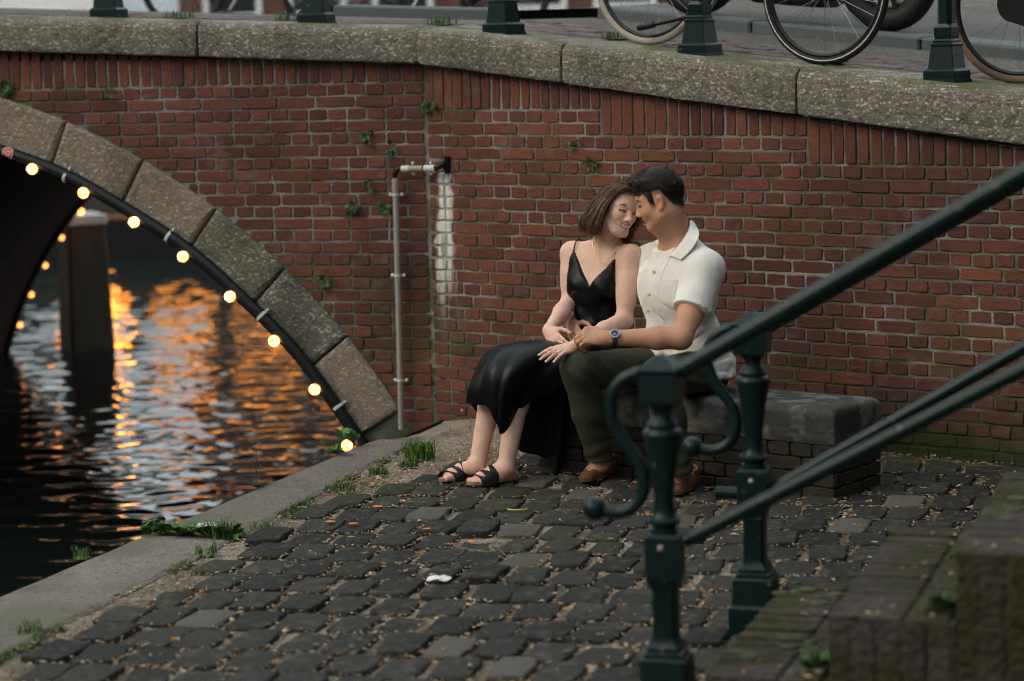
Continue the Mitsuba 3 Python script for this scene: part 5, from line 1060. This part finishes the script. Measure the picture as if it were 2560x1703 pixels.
def bicycle(rear, front, label, frame_mat, tyres, chaincase=False, stand=True, fender=False, group=None, r=.345, stripes=(None, None)):
    """rear and front: where the tyres touch the street"""
    k = thing('bicycle', label, 'bicycle', group); U = V(0, 0, 1); d = unit(front - rear); ax = np.cross(d, U); R, Fw = rear + U * r, front + U * r; L = np.linalg.norm(front - rear)
    wheel(k, R, ax, r, .019, tyres[0], 'black_plastic', stripe=stripes[0]); wheel(k, Fw, ax, r, .019, tyres[1], 'black_plastic', stripe=stripes[1])
    bb = R + d * .46 + U * -.06; seat = R + d * .24 + U * .47; hd = Fw - d * .17 + U * .50; hd0 = Fw - d * .10 + U * .27
    tb = lambda a, b, rad: tube([a, b], rad, 10)
    obj('frame', join([tb(bb, seat, .016), tb(bb, hd0, .017), tb(bb + (seat - bb) * .45, hd, .016), tb(hd, hd0, .019), tb(R + ax * .05, bb, .009), tb(R - ax * .05, bb, .009), tb(R + ax * .05, seat, .008), tb(R - ax * .05, seat, .008)]), frame_mat, k, smooth=40)
    obj('fork', join([tb(hd0, hd0 - U * .04, .016), tb(hd0 - U * .04 + ax * .045, Fw + ax * .05, .011), tb(hd0 - U * .04 - ax * .045, Fw - ax * .05, .011), tb(hd0 - U * .04 - ax * .05, hd0 - U * .04 + ax * .05, .014)]), frame_mat, k, smooth=40)
    obj('saddle', sqloft([(.02, .015, 0, .5), (.13, .085, .02, .6), (.13, .08, .05, .6), (.08, .05, .065, .6)], seat + U * .14, d, ax, U), 'black_plastic', k, smooth=40); obj('seat_post', tb(seat, seat + U * .15, .012), 'steel', k, smooth=40)
    hb = hd + U * .16 - d * .03; obj('handlebar', tube(spline([hb - ax * .29 - d * .22, hb - ax * .28 - d * .08, hb - ax * .16 + d * .03, hb, hb + ax * .16 + d * .03, hb + ax * .28 - d * .08, hb + ax * .29 - d * .22], 30), .012, 8), 'steel', k, smooth=40); obj('stem', tb(hd, hb, .014), 'steel', k, smooth=40)
    obj('crank', join([tb(bb - ax * .06, bb + ax * .06, .016), tb(bb + ax * .065, bb + ax * .07 - U * .14 - d * .09, .009), tb(bb - ax * .065, bb - ax * .07 + U * .14 + d * .09, .009)]), 'steel', k, smooth=40)
    for s in (-1, 1):
        c = bb + s * (ax * .11 - U * .14 - d * .09); obj('pedal', box(c, d * .045, ax * .04, U * .012, .005), 'black_plastic', k)
    if chaincase:
        s = -1; n = 24; a, b = R, bb; loop = [a + d * .07 * math.cos(t) + U * .075 * math.sin(t) for t in np.linspace(np.pi / 2, 3 * np.pi / 2, n)] + [b + d * .11 * math.cos(t) + U * .11 * math.sin(t) for t in np.linspace(-np.pi / 2, np.pi / 2, n)]
        lp = np.array(loop); off = -ax * .055 if (-ax) @ V(0, -1, 0) > 0 else ax * .055
        vv_ = np.vstack([lp + off * .7, lp + off * 1.5]); m = len(lp); ff = []
        for i in range(m): j = (i + 1) % m; ff += [[i, j, m + j], [i, m + j, m + i]]
        cen = np.vstack([vv_, lp.mean(0) + off * .7, lp.mean(0) + off * 1.5]); ff += [[(i + 1) % m, i, 2 * m] for i in range(m)] + [[m + i, m + (i + 1) % m, 2 * m + 1] for i in range(m)]
        obj('chain_case', (cen, np.array(ff)), 'black_plastic', k, smooth=30)
    if stand:
        sd = ax * .07 if ax @ V(0, -1, 0) > 0 else -ax * .07; o = R + sd
        st = obj('kickstand', tb(o + d * .05 - U * .245, o + d * .33 - U * .17, .010), 'black_plastic', k, smooth=40); obj('foot', tb(o - d * .02 - U * .262, o + d * .075 - U * .238, .0165), 'black_plastic', st, smooth=40)
    if fender:
        x, y, dd = frame(ax); 
        for c in (R, Fw): obj('mudguard', tube([c + (d * math.cos(a) + U * math.sin(a)) * (r + .018) for a in np.linspace(.35, 3.3, 24)], .016, 6), frame_mat, k, smooth=40)
    return k
def C(s, w): return SR(s, w, .0)
scene['frame_black'] = rough((.012, .013, .014), .3, .5); scene['frame_green'] = rough((.03, .06, .05), .35, .5); scene['wine_red'] = rough((.16, .03, .035), .4, .5)
bicycle(C(1.19, .30), C(2.20, .235), 'black bicycle with a pale rear tyre and a black front tyre with thin reflective line', 'frame_black', ('rubber_pale', 'rubber_black'), stripes=(None, 'pipe_white'))
bicycle(C(3.13, .32), C(4.20, .30), 'bicycle at the right edge with tan rear tyre and black chain case', 'frame_black', ('rubber_tan', 'rubber_tan'), chaincase=True, stand=False)
bicycle(SL(-3.75, 1.15), SL(-2.98, 1.0), 'small bicycle with a thick black tyre at the upper left edge', 'frame_black', ('rubber_black', 'rubber_black'), stand=False, r=.29)
bicycle(SL(-3.6, 5.6, -.05), SL(-2.5, 5.7, -.05), 'grey bicycle parked on the far side of the bridge deck', 'frame_green', ('rubber_black', 'rubber_black'), stand=False)
bicycle(SL(-2.05, 5.2, -.05), SL(-.98, 5.3, -.05), 'second blurred bicycle on the far side of the bridge deck', 'wine_red', ('rubber_black', 'rubber_black'), stand=False)
bicycle(SR(2.2, 5.6, .05), SR(3.2, 5.5, .05), 'distant bicycle with pale tyres across the street at the upper right', 'wine_red', ('rubber_pale', 'rubber_pale'), stand=False)
# dark motor scooter parked at the kerb
sc_r, sc_f = C(.62, 1.62) + V(0, 0, .05), C(1.74, 1.70) + V(0, 0, .05); k = thing('motor_scooter', 'black motor scooter with fat tyres parked at the kerb behind the bicycles', 'scooter'); U = V(0, 0, 1); d = unit(sc_f - sc_r); ax = np.cross(d, U)
for c in (sc_r, sc_f):
    w = wheel(k, c + U * .275, ax, .275, .060, 'rubber_black', 'black_plastic', nsp=0, hubr=.05); obj('alloy_spokes', join([box(c + U * .275 + (d * math.cos(a) + U * math.sin(a)) * .085, (d * math.cos(a) + U * math.sin(a)) * .075, np.cross(ax, d * math.cos(a) + U * math.sin(a)) * .014, ax * .03, .004) for a in np.arange(5) * 2 * np.pi / 5]), 'black_plastic', w)
mid = (sc_r + sc_f) / 2
obj('body', join([sqloft([(.20, .13, .10, .3), (.27, .15, .14, .3), (.27, .15, .32, .3)], mid + d * .02, d, ax, U), sqloft([(.30, .12, .34, .4), (.36, .16, .5, .4), (.36, .16, .70, .4), (.30, .13, .78, .4)], sc_r + d * .12, d, ax, U)]), 'black_plastic', k, smooth=30)
obj('leg_shield', sheet(np.array([[mid + d * (.30 + .10 * t - .08 * abs(s)) + ax * .19 * s + U * (.26 + .75 * t) for s in np.linspace(-1, 1, 9)] for t in np.linspace(0, 1, 8)])), 'black_plastic', k, smooth=True)
obj('fork', join([tube([sc_f + U * .275 + ax * s * .08, mid + d * .42 + U * .9 + ax * s * .05], .022, 8) for s in (-1, 1)]), 'steel', k, smooth=40); obj('handlebar', tube([mid + d * .38 + U * 1.02 - ax * .3, mid + d * .42 + U * 1.05, mid + d * .38 + U * 1.02 + ax * .3], .018, 8), 'black_plastic', k, smooth=40)
obj('seat', sqloft([(.30, .10, 0, .5), (.34, .13, .04, .5), (.34, .13, .09, .5), (.28, .10, .12, .5)], sc_r + d * .18 + U * .78, d, ax, U), 'rubber_black', k, smooth=40); obj('exhaust', tube([sc_r + U * .24 - ax * .14 + d * .4, sc_r + U * .26 - ax * .15 - d * .1], .045, 10), 'steel', k, smooth=40)

# ------------------------------------------------------------------ weeds, grass, moss and litter
def blades(c, n, rad, hgt, rg, lean=.6, w=.0024):
    iv, if_ = ico(1); ms = [(iv * V(rad * .75, rad * .75, .003) + c, if_)]
    for i in range(int(n * 2.2)):
        a = rg.random() * 6.283; b = c + V(math.cos(a), math.sin(a), 0) * rad * math.sqrt(rg.random()); h = hgt * (.5 + .7 * rg.random()); a2 = rg.random() * 6.283; o = V(math.cos(a2), math.sin(a2), 0); s = V(-o[1], o[0], 0)
        p = [b, b + V(0, 0, h * .5) + o * h * .15 * lean, b + V(0, 0, h * .85) + o * h * .5 * lean, b + V(0, 0, h * .9) + o * h * .85 * lean]; ww = [w, w * .9, w * .6, w * .1]
        ms.append(sheet(np.array([[q - s * x, q + s * x] for q, x in zip(p, ww)])))
    return join(ms)
def leaves(c, n, rad, size, rg, nrm=None, droop=.3, lobes=True):
    """small toothed leaves spreading from c; nrm = the surface they grow out of"""
    nrm = V(0, 0, 1) if nrm is None else unit(nrm); x, y, _ = frame(nrm); ms = []
    for i in range(n):
        a = rg.random() * 6.283; o = x * math.cos(a) + y * math.sin(a); rr = rad * math.sqrt(rg.random()); up = .25 + .9 * rg.random(); d = unit(o * (.5 + rg.random()) + nrm * up * .6 + V(0, 0, .25) - V(0, 0, droop * rg.random())); s = unit(np.cross(d, nrm + rg.normal(0, .3, 3))); b = c + o * rr * .5 + nrm * rad * .35 * rg.random(); L = size * (.6 + .7 * rg.random()); n_ = np.cross(s, d)
        prof = (0, .12, .42, .25, .45, .24, .34, 0) if lobes else (0, .2, .34, .38, .34, .24, .12, 0); row = []
        for j, w in enumerate(prof):
            t = j / 7; q = b + d * L * t + n_ * L * .18 * math.sin(t * 2.6); row.append([q - s * w * L + n_ * .04 * L, q, q + s * w * L + n_ * .04 * L])
        ms.append(sheet(np.array(row)))
    return join(ms)
def plant(name, label, m, cat, c0=(.062, .128, .028), jit=.4, group=None):
    k = rng.normal(1, jit, len(m[0]) // 8 + 1).repeat(8)[:len(m[0])]; obj(name, m, 'leaf_green', smooth=False, color=np.clip(np.outer(k, c0), .004, 1), label=label, cat=cat, group=group)
rp = np.random.default_rng(21)
gq = lambda t, q, z=.0: E0 + ED * t + EN * q + V(0, 0, z)
plant('weed', 'leafy weed clump in the joint between two edge stones, at the water side', join([leaves(gq(1.06, .03 + .045 * i, .0), 16, .045, .055, rp) for i in range(4)]), 'weed')
plant('weed', 'flowering weed and grass in the same edge-stone joint, on the paving side', join([leaves(gq(1.06, .22 + .05 * i, 0), 15, .045, .05, rp) for i in range(4)] + [blades(gq(1.07, .33, 0), 46, .06, .075, rp)]), 'weed')
for i in range(3):
    iv, if_ = ico(1); obj('seed_head', join([(iv * .011 + gq(1.05, .25 + .035 * i, .045), if_)] + [(iv * .004 + gq(1.05, .25 + .035 * i, .045) + rp.normal(0, .008, 3), if_) for _ in range(8)]), 'pipe_white', 'weed_001', smooth=False)
plant('weed', 'thin tall stem weed standing on the edge stone before the water', join([tube([gq(2.02, .02, 0), gq(2.02, .018, .10), gq(2.025, .02, .185)], [.0022, .0018, .001], 5), leaves(gq(2.02, .02, .085), 3, .03, .045, rp), leaves(gq(2.02, .02, .0), 8, .03, .03, rp), leaves(gq(2.024, .02, .16), 4, .012, .018, rp)]), 'weed', (.035, .07, .02))
plant('ivy_sprig', 'ivy sprig growing over the lowest bulb', leaves(gq(3.02, -.02, .03), 12, .05, .055, rp, lobes=True), 'ivy', (.045, .12, .03))
plant('ivy_sprig', 'small ivy sprig on the edge stone left of the lowest bulb', leaves(gq(2.84, .01, .0), 8, .05, .05, rp), 'ivy', (.05, .14, .04))
P = V(-0.436, 10.928, 0.000); plant('grass_tuft', 'brightest grass tuft between the paving and the edge stone, left of the sandals', blades(P, 110, .07, .085, rp), 'grass', (.095, .19, .030))
for i, (n, lb) in enumerate(((40, 'sparse grass strip just below the bright tuft'), (45, 'low grass patch along the edge stone, second below the bright tuft'), (14, 'tiny grass tuft at the paving edge near the middle of the edge stone'), (24, 'small grass tuft right of the flowering weed'), (18, 'small grass tuft at the corner of the nearer edge stone'), (16, 'small weed on the outer rim of the nearer edge stone'), (22, 'grass tuft nearest to the lower left corner'))):
    P = gz_[i]; plant('grass_tuft', lb, blades(P, n, .045, .045, rp), 'grass', (.070, .125, .028))
for i, (x, _, s, z, n, lb) in enumerate(WALLW):
    pos, nn = (LP(s, z, .002), -LB) if x == 'L' else (RP(s, z, .002), -RB); plant('wall_weed', lb, leaves(pos, n, .030 + .0006 * n, .030, rp, nrm=nn, droop=1.0), 'weed', (.036, .080, .024))
for s, w, n, lb in ((2.16, .36, 60, 'bright grass tuft on the coping under the black front tyre'), (-.02, .40, 40, 'weed tuft on the coping above the wall corner'), (-.85, .40, 36, 'grass along the coping right of the second railing post'), (.90, .42, 30, 'grass along the coping left of the pale tyre'), (-1.5, .42, 26, 'low grass on the coping behind the first railing post')):
    P = SR(s, w, .0) if s > 0 else SL(s, w, .0); plant('grass_tuft', lb, blades(P, n, .085, .045, rp), 'grass', (.060, .115, .022))
for t, w, z, n, lb in ((.42, .05, .152, 14, 'weed at the foot of the second step, on the side nearest the viewer'), (.77, .05, .34, 12, 'weed at the foot of the third step, on the side nearest the viewer'), (.10, .98, .02, 10, 'weed at the foot of the far railing post')):
    plant('step_weed', lb, leaves(ST(t, w, z), n * 2, .05, .045, rp), 'weed', (.035, .070, .018))
# moss cushions on the steps
ms = []
for i in range(240):
    kk = rp.integers(0, 4); t, w = .115 + .347 * kk + rp.random() * .34, -.05 + 1.17 * rp.random() ** 1.3
    if meshkit.fbm(np.array([[t * 3, w * 3, kk]]), 2)[0] < .5: continue
    v, f = ico(1); ms.append((v * V(.022, .022, .007) * (.5 + rp.random()) + ST(t, w, .152 + .188 * kk), f))
m = join(ms); obj('moss', m, 'leaf_green', 'brick_stairs', smooth=True, color=np.clip(np.outer(rng.normal(1, .25, len(m[0])), (.040, .048, .012)), .004, 1), kind='stuff')
# thin growth along the joint between edge stones and setts
gc = []
for t in np.arange(-1.4, 3.2, .012):
    if meshkit.fbm(np.array([[t * 3.1, 2.0, .5]]), 2)[0] < .50: continue
    q = edge_w(t) - .012 + rp.normal(0, .012); gc.append(blades(gq(t, q, ground_z(*gq(t, q)[:2]) + .004), 4, .014, .022, rp, 1.0, .0018))
m = join(gc); obj('joint_growth', m, 'leaf_green', 'quay_floor', smooth=False, color=np.clip(np.outer(rp.normal(1, .35, len(m[0]) // 8 + 1).repeat(8)[:len(m[0])], (.060, .095, .024)), .004, 1), kind='stuff')
# litter in the joints: seed husks, leaf scraps, grit
def flake(c, L, W, rg, th=.0015):
    a = rg.random() * 6.283; d = V(math.cos(a), math.sin(a), rg.normal(0, .18)); s = unit(np.cross(V(rg.normal(0, .25), rg.normal(0, .25), 1), d)); n = unit(np.cross(d, s))
    if n[2] < 0: n = -n
    v = np.array([c - d * L, c + s * W, c + d * L, c - s * W, c + n * th * 2.2]); return v, np.array([[0, 4, 1], [1, 4, 2], [2, 4, 3], [3, 4, 0], [0, 1, 2], [0, 2, 3]])[:, ::-1]
fl, fc = [], []; pal = np.array([(.26, .16, .09), (.34, .24, .15), (.16, .10, .06), (.42, .33, .24), (.10, .065, .04), (.30, .19, .12)])
centres = np.array([c for _, c in cand]) if len(cand) else np.zeros((1, 3))
from scipy.spatial import cKDTree
kd = cKDTree(centres[:, :2])
N_ = 150000; x, y = rp.uniform(-1.9, 2.4, N_), rp.uniform(6.4, 12.2, N_); q, t = inland(x, y), along(x, y); PP_ = np.stack([x, y, x * 0], -1)
ok = (q > edge_w(t) - .05 + .06 * rp.random(N_)) & (np.abs(x) < .225 * y + .1) & ((PP_ - J) @ RB < -.02) & ((PP_ - J) @ LB < -.03)
dens = (.22 + .78 * np.clip((meshkit.fbm(PP_ * V(2.3, 2.3, 0), 3) - .38) / .25, 0, 1)) * (.6 + .4 * np.clip((x + .6) / 1.2, 0, 1))
dd = PP_ - centres[kd.query(PP_[:, :2])[1]]; on = (np.abs(dd @ LA) < .069) & (np.abs(dd @ LB) < .108)
ok &= (rp.random(N_) < dens) & (~on | (rp.random(N_) < .03)); ii = np.flatnonzero(ok)[:17000]
for i in ii:
    z = ground_z(x[i], y[i]) + (.024 if on[i] else .010 + .008 * rp.random()); L = (.006, .009, .014)[int(np.searchsorted((.5, .86), rp.random()))]
    fl.append(flake(V(x[i], y[i], z), L * (.6 + .8 * rp.random()), L * (.25 + .4 * rp.random()), rp)); fc.append(pal[rp.integers(len(pal))] * rp.uniform(.7, 1.35))
for i in range(150):
    kk = rp.integers(0, 4); t, w = .115 + .347 * kk + .34 * rp.random() ** .5, -.03 + 1.15 * rp.random() ** 1.6; L = .006 + .011 * rp.random() ** 2; fl.append(flake(ST(t, w, .156 + .188 * kk), L, L * .5, rp, .003)); fc.append(pal[rp.integers(len(pal))] * rp.uniform(.8, 1.5))
m = join(fl); obj('litter', m, 'painted', smooth=False, color=np.repeat(np.array(fc), 5, 0), kind='stuff', label='dry husks, leaf scraps and grit in the joints of the setts', cat='litter')
# larger pieces of litter one can point at
scene['butt_orange'] = rough((.50, .21, .05), .8, .2); scene['paper_white'] = rough((.62, .61, .60), .8, .2); scene['petal_orange'] = rough((.75, .19, .03), .7, .2); scene['strip_yellow'] = rough((.50, .46, .12), .6, .3); scene['chip_tan'] = rough((.45, .30, .18), .8, .2)
for i, (c, lb) in enumerate(BUTTS):
    a = rp.random() * .8 - .4; d = V(math.cos(a), math.sin(a), 0); k = obj('cigarette_butt', tube([c + V(0, 0, .012), c + d * .020 + V(0, 0, .012)], .0042, 8), 'butt_orange', smooth=40, label=lb, cat='cigarette butt', group='cigarette butts on the paving'); obj('ash_end', tube([c + d * .020 + V(0, 0, .012), c + d * .026 + V(0, 0, .012)], .0040, 8), 'paper_white', k, smooth=40)
for c, lb in PETALS:
    v, f = ico(2); obj('petal', (v * V(.020, .011, .0028) * (.8 + .4 * rp.random()) + c + V(0, 0, .013), f), 'petal_orange', smooth=True, label=lb, cat='petal', group='orange petals on the setts')
c = PAPER; v, f = ico(3); v = v * V(.046, .034, .005); v = v + (meshkit.fbm(v * 60, 2)[:, None] - .5) * V(.02, .02, .016); obj('paper_scrap', (v + c + V(0, 0, .016), f), 'paper_white', smooth=30, label='crumpled white paper scrap on the setts in the centre foreground', cat='paper')
c = STRIP; obj('yellow_strip', tube(spline([c + V(-.040, .012, .012), c + V(-.028, -.010, .013), c + V(.0, -.020, .014), c + V(.030, -.012, .013), c + V(.040, .004, .013)], 20), .0035, 6), 'strip_yellow', smooth=True, label='curved yellow strip lying on a sett below the couple', cat='litter')
for c, L, lb in CHIPS: obj('wood_chip', flake(c + V(0, 0, .014), L, L * .35, rp, .003), 'chip_tan', label=lb, cat='wood chip', group='tan wood chips on the paving')
